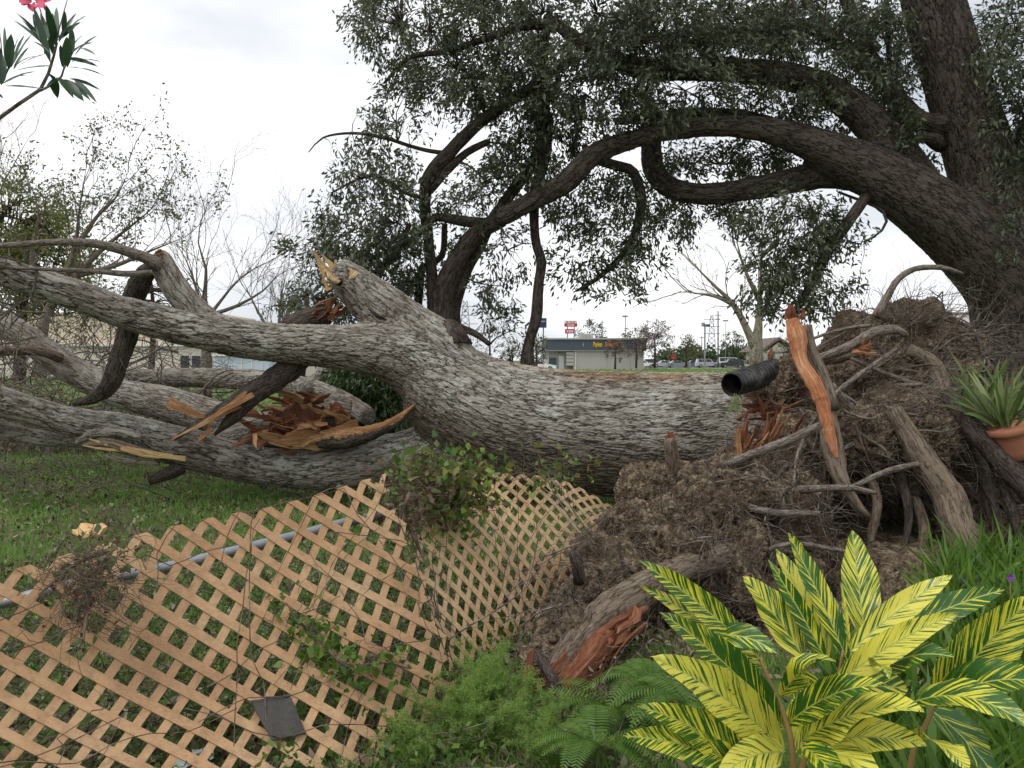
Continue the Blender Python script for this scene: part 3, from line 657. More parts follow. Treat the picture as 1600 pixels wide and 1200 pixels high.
# ================================================================== LATTICE
def lat_mat(name, c1, c2, c3):
    m = M(name); o = m.obj()
    n1 = m.noise(o, 1.5, 4, .6); n2 = m.noise(m.vscale(m.attr(), (4, 1, 1)), 40, 4, .7)
    col = m.ramp(m.math('ADD', m.math('MULTIPLY', n1, .7), m.math('MULTIPLY', n2, .3)), [(.36, c1), (.5, c2), (.64, c3)])
    dirt = m.noise(o, 26, 5, .75)
    col = m.mix(m.math('MULTIPLY', m.gr(dirt, .46, .68), .62), col, (.20, .14, .075))
    st = m.noise(o, 5.5, 5, .7, dist=.8)
    col = m.mix(m.math('MULTIPLY', m.gr(st, .52, .68), .4), col, (.24, .125, .06))
    col = m.mix(m.math('MULTIPLY', m.rand(), .16), col, (.62, .45, .27))
    return m.fin(col, .6, .25, bump=n2, bs=.2, bd=.004)
LAT = lat_mat('faded_orange_lattice', (.31, .155, .075), (.46, .27, .14), (.55, .37, .21))
LATP = lat_mat('faded_tan_lattice', (.44, .27, .14), (.55, .37, .20), (.61, .45, .27))
def interp_grid(rows):
    """rows[v][u] world points -> smooth surface function of (a, b) in 0..1"""
    R = [curve(np.array(r), 1e9) if False else np.array(r) for r in rows]
    def cr(Cs, t):
        n = len(Cs) - 1; t = min(max(t, -.02), 1.02) * n; i = int(min(max(math.floor(t), 0), n - 1)); f = t - i
        g = lambda k: Cs[k] if 0 <= k <= n else (2 * Cs[0] - Cs[1] if k < 0 else 2 * Cs[n] - Cs[n - 1])
        p0, p1, p2, p3 = g(i - 1), g(i), g(i + 1), g(i + 2)
        return .5 * (2 * p1 + (p2 - p0) * f + (2 * p0 - 5 * p1 + 4 * p2 - p3) * f * f + (3 * p1 - p0 - 3 * p2 + p3) * f ** 3)
    return lambda a, b: cr([cr(r, a) for r in R], b)
PW, PH, PP, SW = 2.44, 1.22, .1525, .039
def lattice(label, rows, mat, org, group):
    f = interp_grid(rows); root = empty('lattice_panel', label, 'lattice panel', org, group)
    hw = SW / math.sqrt(2)
    def pt(u, v, z):
        a, b = u / PW, v / PH; p = f(a, b); e = .004
        n = unit(np.cross(f(a + e, b) - f(a - e, b), f(a, b + e) - f(a, b - e)))
        return p + n * z
    for fam in (0, 1):
        for k in range(-8 if fam == 0 else 0, 17 if fam == 0 else 25):
            # family 0: u = k*PP + v ; family 1: u = k*PP - v
            vs = [v for v in np.linspace(0, PH, 13)]
            uu = [(k * PP + v) if fam == 0 else (k * PP - v) for v in vs]
            z0 = .0 if fam == 0 else .0055
            V = []; A = []
            keep = [i for i in range(13) if -hw < uu[i] < PW + hw]
            if len(keep) < 2: continue
            i0, i1 = keep[0], keep[-1]
            for i in range(i0, i1 + 1):
                for (s, z) in ((-1, 0), (1, 0), (1, .005), (-1, .005)):
                    u = min(max(uu[i] + s * hw, 0), PW)
                    V.append(pt(u, vs[i], z0 + z)); A.append((s * .02, z, vs[i] * 1.4 + k))
            n = i1 - i0 + 1
            ii = np.arange(n - 1)[:, None] * 4; j = np.arange(4)[None]; j2 = (j + 1) % 4
            Fq = np.stack([ii + j, ii + j2, ii + 4 + j2, ii + 4 + j], -1).reshape(-1, 4)
            Fq = np.vstack([Fq, [[3, 2, 1, 0]], [[4 * n - 4, 4 * n - 3, 4 * n - 2, 4 * n - 1]]])
            mesh('slat', np.array(V), Fq, mat, root, False, np.array(A))
    return root
def h(px, py, z):   # pixel -> place at height z
    d = 1.0; q = P(px, py, 1.0); k = (CH - z) / (CH - q[2]); return P(px, py, k)
topA = [P(-258, 968, 2.79), P(35, 887, 3.19), P(273, 822, 3.59), P(456, 785, 4.0), P(603, 740, 4.42)]
botA = [G(-1.82, 2.28, .0), G(-1.42, 2.6, .0), G(-1.0, 2.95, .0), h(575, 1199, .01), h(727, 1090, .0)]
midA = [(a + b) / 2 + np.array([0, .04, -.02 - .05 * math.sin(i)]) for i, (a, b) in enumerate(zip(topA, botA))]
midA[4] = P(666, 905, 4.2)
# even spacing in u: five stations at 0, .25, .5, .75, 1
lattice('larger faded orange diamond lattice panel leaning at the left foreground', [botA, midA, topA], LAT, (-1, 3.5, 0), 'diamond lattice fence panels')
topB = [P(608, 752, 4.9), P(694, 741, 5.4), P(790, 741, 5.9), P(884, 754, 6.4), P(973, 802, 6.85)]
botB = [P(702, 1050, 4.12), P(770, 1020, 4.5), P(835, 990, 4.9), P(900, 960, 5.35), P(960, 930, 5.85)]
midB = [(a + b) / 2 + np.array([0, -.02, .05]) for a, b in zip(topB, botB)]; midB[0] = P(648, 893, 4.5)
lattice('smaller pale diamond lattice panel bowed against the trunk and root soil', [botB, midB, topB], LATP, (.1, 5.2, 0), 'diamond lattice fence panels')

# ------------------------------------------------------------------ fallen chain link fence behind the lattice
STEEL = plain('galvanised_steel', (.30, .31, .32), .45, .5, .6, .25, 20)
WIRE = plain('old_wire', (.06, .055, .05), .6, .4, .3)
fence = empty('chain_link_fence', 'bent galvanised chain link fence rail with wire mesh lying behind the lattice', 'fence', (-1, 4, 0))
rail = pix([(-80, 962, 3.4, 9), (20, 938, 3.5, 9), (120, 912, 3.62, 9), (260, 887, 3.85, 9), (380, 858, 4.1, 8.6), (480, 833, 4.4, 8.2), (560, 812, 4.7, 7.5), (640, 801, 5.1, 7), (720, 792, 5.6, 6), (800, 790, 6.1, 5)])
mesh('rail', *[x for x in tube(curve(rail, .1), 12, True)][:2], STEEL, fence)
wm = Geo(); rl = curve(rail, .07)
for k in range(0, len(rl)):
    for s in (-1, 1):
        q = []
        for t in range(0, 15):
            j = k + s * t * .8
            if not 0 <= j < len(rl) - 1: break
            p = rl[int(j), :3] + (rl[int(j) + 1, :3] - rl[int(j), :3]) * (j - int(j))
            v = t / 14
            q.append(p + np.array([.28 * v, -.5 * v, -max(p[2] - .05, .1) * v]) + .012 * math.sin(t * 3 + k))
        if len(q) > 2: wm.add(*tube(np.c_[np.array(q), np.full(len(q), .0022)], 3, False))
tag(wm.build('wire_mesh', WIRE, fence), kind='stuff')

# ================================================================== LIVE OAK
oak = empty('live_oak', 'large dark evergreen oak at right arching its leafy limbs over the fallen tree', 'tree', (7.4, 12, 0))
O = 12.0
ok_t = pix([(1640, 700, O, 120), (1625, 560, O, 92), (1598, 450, O, 78), (1570, 350, O, 64), (1530, 240, O, 50), (1495, 130, O, 46), (1462, 20, O, 44), (1440, -80, O, 40), (1420, -250, O, 30)])
ok_a = pix([(1640, 560, O, 80), (1580, 450, O - .1, 72), (1510, 375, O - .2, 62), (1430, 310, O - .3, 54), (1350, 262, O - .3, 42), (1270, 225, O - .3, 30), (1190, 202, O - .3, 22), (1100, 198, O - .3, 19), (1010, 212, O - .3, 18), (930, 240, O - .3, 20), (885, 285, O - .2, 20), (830, 315, O - .1, 18), (775, 345, O, 18)])
ok_b = pix([(1440, 300, O, 40), (1395, 235, O, 36), (1340, 172, O, 30), (1270, 130, O, 26), (1180, 112, O, 23), (1080, 108, O, 21), (990, 105, O, 19), (900, 60, O, 14), (850, 20, O, 10)])
ok_c = pix([(1370, 270, O, 36), (1290, 272, O, 26), (1200, 290, O + .2, 22), (1110, 303, O + .4, 20), (1050, 295, O + .6, 20), (1020, 262, O + .8, 20), (1018, 215, O + 1, 18), (1010, 150, O + 1.1, 14)])
ok_tubes = [ok_t, ok_a, ok_b, ok_c]
for t_ in ok_tubes[1:]: t_[:, 3] *= .88
V, Q, N = blob(ok_tubes, [], .07, 1, 14)
A, lid = bark_coords(V, ok_tubes, .08)
split_build(['trunk', 'limb', 'limb', 'limb'], V, Q, A, lid, B_OAK, oak)
LO = [
 [(1590, 300, O, 40), (1640, 180, O - .5, 34), (1700, 60, O - 1, 28), (1760, -60, O - 1, 20)],
 [(1500, 190, O, 26), (1440, 190, O, 16), (1370, 120, O + .3, 14), (1300, 60, O + .5, 12), (1240, 40, O + .5, 8), (1100, 50, O + .5, 5)],
 [(1270, 225, O, 16), (1180, 190, O + .2, 14), (1080, 178, O + .3, 10), (960, 190, O + .4, 6)],
 [(1365, 290, O - .3, 8), (1330, 340, O - .4, 9), (1295, 390, O - .4, 9), (1270, 440, O - .4, 7), (1240, 490, O - .4, 5), (1225, 497, O - .4, 3)],
 [(1470, 225, O, 14), (1440, 215, O - .2, 8), (1400, 235, O - .3, 6)],
 [(925, 248, O - .25, 8), (960, 258, O, 8), (990, 270, O + .2, 8), (1002, 320, O + .2, 8), (985, 380, O + .2, 6), (940, 430, O + .2, 4), (900, 455, O + .2, 2)],
 [(1385, 0, O + .3, 4), (1388, 60, O + .3, 4), (1390, 140, O + .3, 3)],
 [(870, 40, O, 10), (820, 40, O, 7), (760, 60, O, 6), (700, 80, O, 5), (640, 90, O, 4), (600, 130, O, 2)],
 [(1310, 300, O, 2), (1380, 330, O - .4, 2.5), (1378, 360, O - .4, 2), (1350, 378, O - .4, 1.5)],
 [(1420, 225, O + .4, 10), (1400, 150, O + .5, 14), (1360, 90, O + .5, 12), (1330, 20, O + .5, 10), (1300, -60, O + .5, 8)],
]
limb_pts = [curve(t, .15)[:, :3] for t in ok_tubes]
for rows in LO:
    tube_obj('limb', rows, B_OAKT, oak, 10, .12, .03); limb_pts.append(curve(pix(rows), .15)[:, :3])

# ------------------------------------------------------------------ forked oak behind the trunk
fork = empty('forked_oak', 'dark multi-stemmed leafy tree rising behind the broken stump', 'tree', (-1, 12.5, 0))
FK = [
 [(690, 640, 12.3, 34), (690, 520, 12.3, 28), (692, 460, 12.3, 24), (712, 410, 12.3, 21), (745, 365, 12.25, 19), (785, 342, 12.15, 17)],
 [(712, 560, 12.5, 20), (706, 490, 12.5, 18), (722, 430, 12.5, 17), (750, 380, 12.5, 15), (768, 345, 12.5, 12), (800, 300, 12.6, 12), (840, 240, 12.7, 13), (850, 180, 12.8, 12), (850, 90, 12.8, 9), (860, 10, 12.8, 7)],
 [(680, 560, 12.4, 17), (676, 450, 12.4, 13), (670, 380, 12.4, 11), (664, 320, 12.3, 12), (672, 275, 12.2, 15), (705, 235, 12.2, 14), (745, 195, 12.2, 13), (780, 170, 12.2, 12), (840, 130, 12.3, 10), (900, 90, 12.3, 8)],
 [(672, 300, 12.2, 7), (700, 265, 12.2, 9), (730, 238, 12.3, 8), (762, 222, 12.3, 7)],
 [(760, 350, 12.3, 13), (720, 345, 12.2, 11), (680, 340, 12.2, 9), (655, 365, 12.1, 6), (600, 395, 12.0, 5), (545, 418, 11.9, 3)],
 [(640, 610, 12.7, 10), (648, 520, 12.7, 9), (655, 460, 12.7, 9), (660, 420, 12.7, 8), (690, 400, 12.6, 7), (695, 350, 12.6, 6)],
 [(600, 540, 12.8, 10), (600, 460, 12.7, 9), (588, 430, 12.6, 9), (620, 395, 12.5, 7), (640, 350, 12.4, 5)],
 [(700, 505, 12.2, 9), (740, 520, 12.1, 7), (765, 538, 12.0, 5)],
 [(665, 310, 12.2, 5), (630, 300, 12.1, 4), (590, 275, 12.0, 4), (560, 280, 12, 3), (520, 300, 12, 2)],
 [(706, 240, 12.2, 5), (672, 236, 12.2, 4.5), (640, 228, 12.1, 4), (600, 215, 12, 4), (550, 208, 12, 3), (505, 215, 12, 2), (482, 238, 12, 1)],
]
fk_pts = []
for rows in FK:
    rows = [(x_, y_, d_, r_ * .74) for x_, y_, d_, r_ in rows]; tube_obj('stem', rows, B_OAKT, fork, 12, .1, .03); fk_pts.append(curve(pix(rows), .15)[:, :3])
thin = empty('slender_tree', 'single slender dark crooked trunk right of the forked tree', 'tree', (.3, 12, 0))
tube_obj('trunk', [(828, 610, 12.2, 16), (824, 560, 12.2, 11), (828, 530, 12.2, 8), (838, 495, 12.2, 9), (842, 440, 12.2, 8), (846, 410, 12.2, 8), (836, 370, 12.2, 7), (836, 300, 12.2, 8), (850, 250, 12.3, 9), (856, 180, 12.3, 8)], B_OAKT, thin, 12, .1, .02)

def crown(root, ells, wood_pts, leafmat_, size=.075, per=46, spread=.17, twig_r=.006, droop=.35, tw=True, dens=1.0):
    """leafy twigs filling ellipses (px, py, rx, ry, depth, half depth, clusters)"""
    WP = np.concatenate(wood_pts); gl = Geo(); gt = Geo()
    for (x, y, rx, ry, d, hd, n) in ells:
        base_tone = .35 + .2 * rng.random()
        n = max(1, int(n * dens))
        if tw and n > 3:   # a branch or two reaching into this part of the crown
            for z in range(1 + n // 30):
                a, q = rng.random() * 6.283, .6 * math.sqrt(rng.random())
                c = P(x + rx * q * math.cos(a), y + ry * q * math.sin(a), d + hd * .6 * rng.uniform(-1, 1)); j = ((WP - c) ** 2).sum(1).argmin(); L = np.linalg.norm(WP[j] - c)
                if .25 < L < 4:
                    mid = (WP[j] + c) / 2 + sdir(.15 * L); C = curve(np.vstack([np.r_[WP[j], twig_r * (2 + 2.2 * L)], np.r_[mid, twig_r * (1.2 + L)], np.r_[c, twig_r]]), .12)
                    gt.add(*tube(C, 5, False, .04)); WP = np.vstack([WP, C[2:, :3]])
        for k in range(n):
            a, q = rng.random() * 6.283, math.sqrt(rng.random())
            c = P(x + rx * q * math.cos(a), y + ry * q * math.sin(a), d + hd * rng.uniform(-1, 1))
            D = ((WP - c) ** 2).sum(1); j = D.argmin(); L = math.sqrt(D[j])
            if tw:
                b = WP[j] if L < 1.1 else c + (WP[j] - c) * .4 + sdir(.35)
                mid = (b + c) / 2 + sdir(.12 * min(L, 1)) + np.array([0, 0, .08 * min(L, 1.0)])
                C = curve(np.vstack([np.r_[b, twig_r * (1 + min(L, 1.5))], np.r_[mid, twig_r * .8], np.r_[c, twig_r * .35]]), .2)
                gt.add(*tube(C, 4, False))
            cl_tone = base_tone + rng.uniform(-.3, .35); m_ = int(per * rng.uniform(.4, 1.4)); dirv = unit(c - WP[j] + sdir(.5) + np.array([0, 0, -.3]))
            for z in range(3):
                e = c + sdir(.5 * spread) + dirv * .1
                if tw: gt.add(*tube(np.array([[*c, .003], [*((c + e) / 2 + sdir(.02)), .002], [*(e + dirv * spread), .001]]), 3, False))
                pts = e + dirv * (rng.random((m_ // 3, 1)) * spread * 1.3 - spread * .3) + rng.standard_normal((m_ // 3, 3)) * spread * .32
                leaves(gl, pts, size, .38, dirv, .45, droop, tone=cl_tone)
    if tw: tag(gt.build('twigs', B_TWIGD, root), kind='stuff')
    tag(gl.build('foliage', leafmat_, root), kind='stuff')
E = [
 # dense top band
 (900, 10, 170, 60, O, 1.2, 150), (1080, 40, 170, 45, O + .4, 1.3, 230), (1240, 30, 170, 40, O + .6, 1.2, 210), (1350, 60, 70, 50, O + .7, 1., 60), (1000, 70, 130, 36, O - .3, .9, 100), (1160, 70, 140, 22, O - .4, .5, 50),
 (930, 150, 100, 60, O, 1, 130), (1040, 150, 100, 30, O - .3, .9, 60), (1200, 140, 110, 25, O - .4, .4, 44), (1280, 185, 60, 25, O + .5, .5, 34), (1180, 175, 100, 14, O + .4, .5, 22), (1400, 150, 40, 60, O + .5, .6, 44), (1330, 110, 50, 30, O - .4, .5, 30),
 (1575, 60, 50, 80, O - .8, .7, 80), (1585, 200, 40, 80, O - .7, .6, 60), (1590, 330, 30, 50, O - .7, .4, 26), (1395, 100, 26, 60, O - .2, .3, 16), (1430, 40, 30, 40, O + .9, .5, 26), (1410, 180, 36, 20, O - .3, .3, 8), (1470, 240, 30, 14, O, .3, 9),
 (1420, 220, 30, 20, O - .4, .2, 12),
 # hanging lumps
 (1140, 250, 110, 26, O + .9, .6, 84), (1110, 320, 90, 26, O + .9, .5, 50), (1210, 245, 60, 24, O + .5, .4, 30), (1040, 330, 50, 30, O + .5, .4, 26),
 (960, 300, 60, 40, O + .3, .5, 50), (960, 390, 55, 45, O + .2, .4, 48), (900, 330, 30, 30, O + .3, .4, 18), (920, 420, 50, 25, O + .2, .4, 22), (1010, 380, 22, 40, O + .2, .3, 14), (975, 455, 25, 18, O + .2, .3, 7), (1065, 290, 25, 10, O + .5, .3, 5),
 (1240, 340, 70, 35, O - .4, .4, 52), (1230, 400, 50, 40, O - .4, .4, 46), (1300, 370, 40, 45, O - .4, .4, 34), (1270, 440, 45, 35, O - .4, .4, 30), (1220, 470, 40, 28, O - .4, .3, 22), (1190, 440, 28, 28, O - .3, .3, 10), (1290, 490, 20, 20, O - .4, .3, 5), (1340, 400, 15, 25, O - .4, .3, 4),
 (1160, 330, 20, 10, O, .3, 4),
 # above and right of the frame, so the shade is right
 (1000, -130, 320, 90, O + .5, 2.5, 170), (1350, -130, 260, 110, O + .5, 2.5, 170), (1680, 80, 60, 160, O + .5, 2, 110), (1660, -120, 120, 120, O, 2, 90),
]
crown(oak, E, limb_pts, L_OAK, .088, 46, .19, dens=.64)
E2 = [
 (640, 30, 90, 60, 12.3, .9, 95), (720, 80, 80, 60, 12.3, .9, 95), (800, 30, 80, 45, 12.4, .9, 80), (600, 20, 45, 40, 12.2, .5, 28), (650, 130, 50, 30, 12.2, .5, 30), (760, 130, 60, 40, 12.3, .7, 52), (830, 110, 60, 50, 12.3, .8, 70), (630, 190, 30, 30, 12.2, .4, 12), (570, 190, 35, 15, 12, .3, 7), (740, 160, 30, 24, 12.3, .4, 14),
 (600, 170, 14, 10, 12, .2, 3), (680, 160, 14, 18, 12.1, .2, 6),
 (800, 210, 45, 50, 12.4, .6, 52), (860, 200, 45, 60, 12.5, .6, 54), (780, 280, 45, 40, 12.4, .6, 40), (840, 290, 40, 30, 12.3, .5, 26), (740, 330, 30, 20, 12.4, .4, 9), (900, 220, 25, 40, 12.5, .4, 18),
 (560, 240, 50, 22, 12, .4, 15), (600, 260, 50, 30, 12, .4, 22), (530, 270, 25, 20, 12, .3, 6), (600, 300, 60, 30, 12, .5, 34), (540, 320, 40, 16, 12, .4, 12), (510, 335, 22, 8, 12, .2, 4), (620, 345, 55, 35, 12.1, .6, 46), (560, 370, 50, 24, 12, .5, 30), (500, 375, 36, 14, 12, .3, 10), (590, 420, 55, 40, 12.4, .7, 56), (640, 390, 45, 50, 12.6, .5, 46), (530, 420, 40, 35, 12.5, .5, 28), (500, 460, 30, 35, 12.7, .5, 24), (560, 470, 50, 30, 12.8, .5, 36), (630, 460, 40, 35, 12.8, .5, 30), (700, 300, 20, 12, 12.3, .2, 4), (700, 400, 28, 25, 12.7, .4, 11), (720, 340, 25, 20, 12.6, .4, 8), (484, 385, 20, 8, 12, .2, 3),
 (790, 400, 26, 40, 12.2, .3, 13), (780, 460, 36, 30, 12.2, .3, 19), (790, 510, 26, 24, 12.2, .3, 9), (815, 420, 12, 12, 12.2, .2, 3), (850, 380, 12, 12, 12.2, .2, 3),
 (700, -110, 170, 90, 12.5, 2, 80),
]
crown(fork, E2, fk_pts, L_OAK, .085, 44, .18, dens=.7)
# drooping broken crown of leaves under the fork
bush = empty('leafy_shrub', 'dark drooping leafy shrub seen through the gap below the fork', 'shrub', (-2, 11.6, 0))
bp = [pix([(590, 690, 11.6, 8), (585, 620, 11.6, 7), (600, 560, 11.6, 5)])]
mesh('stem', *tube(curve(bp[0], .1), 8)[:2], B_TWIGD, bush)
crown(bush, [(590, 625, 55, 50, 11.5, .4, 130), (560, 590, 40, 20, 11.5, .3, 40), (610, 660, 40, 24, 11.4, .3, 40), (530, 600, 18, 30, 11.6, .3, 14), (520, 630, 20, 20, 11.6, .3, 10)], [b[:, :3] for b in bp], L_GREEN, .09, 50, .16, droop=1.2)

# ================================================================== BACKGROUND
def bare_tree(name, label, limbs, mat, lev=2, leafm=None, per=3, size=.1, kids=(3, 4), L0=1.2, org=None, spread=.55, group=None, seedpts=9, up=.06, minr=.006, spreadl=.3, every=1):
    p0 = pix(limbs[0])[0]; root = empty(name, label, 'tree', (p0[0], p0[1], 0), group)
    g = Geo(); tips = []
    for li, rows in enumerate(limbs):
        C = curve(pix(rows), .25); kt = np.linspace(0, 1, len(C)); C[:, 3] *= (1 - .8 * kt ** 1.6) * .85
        V_, F_, A_ = tube(C, 10, True, .03); mesh('trunk' if li == 0 else 'limb', V_, F_, mat, root, True, A_)
        T = np.gradient(C[:, :3], axis=0)
        st = int(len(C) * (.45 if li == 0 else .12))
        C[-len(C) // 3:, 3] *= np.linspace(1, .35, len(C[-len(C) // 3:])) if False else 1
        for j in np.linspace(st, len(C) - 1, seedpts).astype(int):
            grow(g, C[j, :3], unit(T[j]) + spread * 1.2 * sdir() + np.array([0, 0, .25]), L0 * rng.uniform(.6, 1.3), max(minr, C[j, 3] * .26), lev, tips, .2, up, kids, spread, 4, .62)
    tag(g.build('twigs', mat, root), kind='stuff')
    if leafm is not None and tips:
        tp = np.array(tips)[::every]; gl = Geo(); pts = np.repeat(tp, per, 0) + rng.standard_normal((len(tp) * per, 3)) * spreadl * .4
        leaves(gl, pts, size, .5, tone=None); tag(gl.build('foliage', leafm, root), kind='stuff')
    return root
D1 = 26
bare_tree('bare_tree', 'bare crooked pale tree with forked trunk in front of the parking area', [
  [(1182, 580, 34, 15), (1182, 540, 34, 12), (1186, 500, 34, 8), (1188, 450, 34, 6), (1190, 400, 34, 4.5), (1192, 350, 34, 3)],
  [(1180, 545, 34, 9), (1165, 510, 34, 7), (1145, 475, 34, 6), (1115, 445, 34, 4.4), (1088, 418, 34, 3), (1065, 396, 34, 1.8)],
  [(1148, 478, 34, 4), (1120, 464, 34, 3.5), (1085, 458, 34, 2.5), (1065, 455, 34, 1.5)],
  [(1188, 470, 34, 6), (1172, 440, 34, 4.5), (1160, 410, 34, 3), (1150, 370, 34, 2)],
  [(1190, 400, 34, 5), (1210, 380, 34, 3.5), (1225, 350, 34, 2)]], B_PALE, 3, None, L0=1.8, seedpts=8, minr=.022, kids=(2, 3), spread=.42)
bare_tree('leafing_tree', 'wide spreading tree at left with sparse olive leaves above the grey limb', [
  [(60, 590, D1, 12), (70, 500, D1, 10), (100, 440, D1, 8), (118, 380, D1, 7), (125, 320, D1, 4), (135, 260, D1, 2)],
  [(78, 480, D1, 8), (120, 430, D1, 7), (165, 385, D1, 5), (215, 345, D1, 3.5), (255, 310, D1, 2)],
  [(120, 430, D1, 6), (180, 415, D1, 5), (240, 390, D1, 3.5), (290, 370, D1, 2)],
  [(118, 390, D1, 5), (150, 340, D1, 4), (180, 310, D1, 3), (200, 270, D1, 1.5)],
  [(60, 480, D1, 6), (50, 400, D1, 5), (60, 330, D1, 3), (40, 270, D1, 2)]], B_TWIG, 2, L_OLIVE, 3, .115, (2, 3), 1.5, seedpts=9, up=.09, minr=.016, every=1, spread=.42)
bare_tree('bare_tree', 'bare tree with twisted drooping limbs rising right of the cut branch', [
  [(322, 640, 20, 12), (322, 540, 20, 10), (320, 460, 20, 6), (322, 420, 20, 4.5), (310, 380, 20, 3), (318, 335, 20, 2), (345, 312, 20, 1)],
  [(322, 500, 20, 4), (345, 470, 20, 3), (370, 440, 20, 2.4), (400, 418, 20, 1.6), (440, 400, 20, 1)],
  [(315, 480, 20, 3.5), (300, 430, 20, 2.5), (285, 395, 20, 1.8), (268, 370, 20, 1)],
  [(335, 490, 20, 4), (370, 478, 20, 3.4), (410, 455, 20, 2.6), (435, 430, 20, 1.8), (460, 418, 20, 1)]], B_TWIG, 3, None, 2, L0=1.3, seedpts=8, spread=.4, minr=.009, up=.04, kids=(2, 3))
bare_tree('bare_tree', 'small bare thicket tree just left of the forked tree', [
  [(440, 620, 24, 6), (436, 520, 24, 5), (440, 460, 24, 4), (450, 420, 24, 2)], [(436, 540, 24, 4), (405, 490, 24, 3), (380, 440, 24, 2)], [(438, 510, 24, 4), (465, 460, 24, 3), (470, 420, 24, 2)]], B_TWIG, 3, None, L0=1.4, seedpts=7, minr=.009, kids=(2, 3), spread=.4)
bare_tree('bare_tree', 'pale bare tree cut by the left edge behind the green crown', [
  [(-60, 600, 28, 10), (-30, 420, 28, 6), (0, 300, 28, 4), (20, 260, 28, 3), (45, 215, 28, 1.5)], [(-10, 330, 28, 3), (-5, 270, 28, 2), (10, 215, 28, 1.5)]], B_PALE, 3, None, L0=1.6, seedpts=7, minr=.012, kids=(2, 3), spread=.4)
def leafy(name, label, trunk, ells, leafm, size, per, spread, group=None, wood=B_TWIGD, sides=8):
    p0 = pix(trunk)[0]; root = empty(name, label, 'tree', (p0[0], p0[1], 0), group)
    C = curve(pix(trunk), .4); V_, F_, A_ = tube(C, sides, True); mesh('trunk', V_, F_, wood, root, True, A_)
    crown(root, ells, [C[:, :3]], leafm, size, per, spread, twig_r=.02)
    return root
leafy('green_tree', 'yellow-green leafy tree at the far left behind the fallen limbs', [(30, 600, 32, 10), (35, 480, 32, 8), (50, 380, 32, 5)], [(20, 340, 70, 50, 30, 1, 110), (60, 400, 80, 50, 30, 1, 110), (10, 450, 60, 50, 32, 1, 50), (100, 330, 40, 22, 32, 1, 14), (110, 440, 50, 35, 32, 1, 34), (80, 480, 60, 25, 32, 1, 26)], L_BRIGHT, .17, 40, .45)
leafy('green_shrub_tree', 'loose green bush tree behind the cut branch at left', [(235, 600, 27, 6), (240, 500, 27, 4), (235, 430, 27, 2)], [(230, 460, 50, 30, 27, .6, 26), (270, 450, 40, 22, 27, .5, 10), (150, 500, 50, 30, 27, .6, 20)], L_OLIVE, .12, 24, .35)
leafy('dark_evergreen', 'small dark evergreen clump left of the stump tip', [(470, 600, 18, 6), (478, 520, 18, 5), (480, 460, 18, 3)], [(475, 480, 30, 30, 18, .4, 22), (440, 470, 22, 20, 18, .4, 8)], L_OAK, .09, 36, .2)

GR_FAR = 1
def far_box(name, x0, x1, y0, y1, d, dep, mat, parent=None, z0=None):
    a, b = P(x0, y1, d), P(x1, y0, d)
    return box_obj(name, (a[0], b[0], d, d + dep, a[2] if z0 is None else z0, b[2]), mat, parent)
# cream warehouse at the left
CREAM = plain('cream_wall', (.62, .52, .40), .85, .2, 0, .08, .3); CREAM2 = plain('pale_wall', (.66, .59, .51), .85, .2, 0, .06, .3)
GREYROOF = plain('grey_roof', (.33, .32, .32), .8); DKGL = plain('dark_glass', (.03, .035, .04), .15, .5); WHITE = plain('white_trim', (.75, .74, .72), .6)
wh = empty('warehouse', 'long low cream warehouse behind the fallen limbs at left', 'building', (-25, 75, 0))
far_box('lower_wall', -200, 470, 541, 590, 75, 14, CREAM2, wh, 0); far_box('upper_wall', -200, 330, 488, 538, 75.4, 13, CREAM, wh); far_box('ledge', -200, 470, 537.5, 541, 74.7, 14, WHITE, wh)
for k in range(6): far_box('seam', 30 + 58 * k, 31 + 58 * k, 489, 537, 75.35, .04, GREYROOF, wh)
for x in (282, 300, 318): far_box('window', x, x + 13, 556, 576, 74.95, .05, DKGL, wh)
far_box('door', 180, 192, 560, 588, 74.95, .05, WHITE, wh, 0)
BLUE = plain('blue_white_wall', (.50, .56, .64), .7, .2, 0, .05)
b2 = empty('blue_shed', 'pale blue metal shed beside the cream warehouse', 'building', (-23, 74, 0)); far_box('wall', 335, 420, 556, 588, 72, 2, BLUE, b2, 0); far_box('roof', 332, 423, 553, 556.3, 71.8, 2.4, WHITE, b2)
for k in range(5): far_box('panel_rib', 345 + 16 * k, 346 + 16 * k, 557, 587, 71.95, .03, WHITE, b2, 0)

# road, kerb and parking lot far off
ASPH = plain('asphalt', (.075, .075, .078), .9, .2, 0, .2, .5); CONC = plain('concrete', (.42, .41, .39), .9, .2, 0, .1, .5)
def sheet(name, x0, x1, y0, y1, z, mat): 
    return tag(mesh(name, np.array([[x0, y0, z], [x1, y0, z], [x1, y1, z], [x0, y1, z]], float), np.array([[0, 1, 2, 3]]), mat, None, False), kind='structure')
sheet('parking_lot', -10, 260, 152, 420, .02, ASPH); sheet('road', -260, -10.01, 95, 120, .02, ASPH)
for k in range(26): 
    tag(mesh('parking_line', np.array([[12 + k * 3.2, 176, .03], [12.12 + k * 3.2, 176, .03], [12.12 + k * 3.2, 181, .03], [12 + k * 3.2, 181, .03]], float), np.array([[0, 1, 2, 3]]), WHITE, None, False), kind='structure')
tag(box_obj('kerb', (-10, 120, 146, 149, -.05, .16), CONC), kind='structure')
tag(box_obj('pavement', (6, 70, 126, 127.6, -.02, .05), CONC), kind='structure')

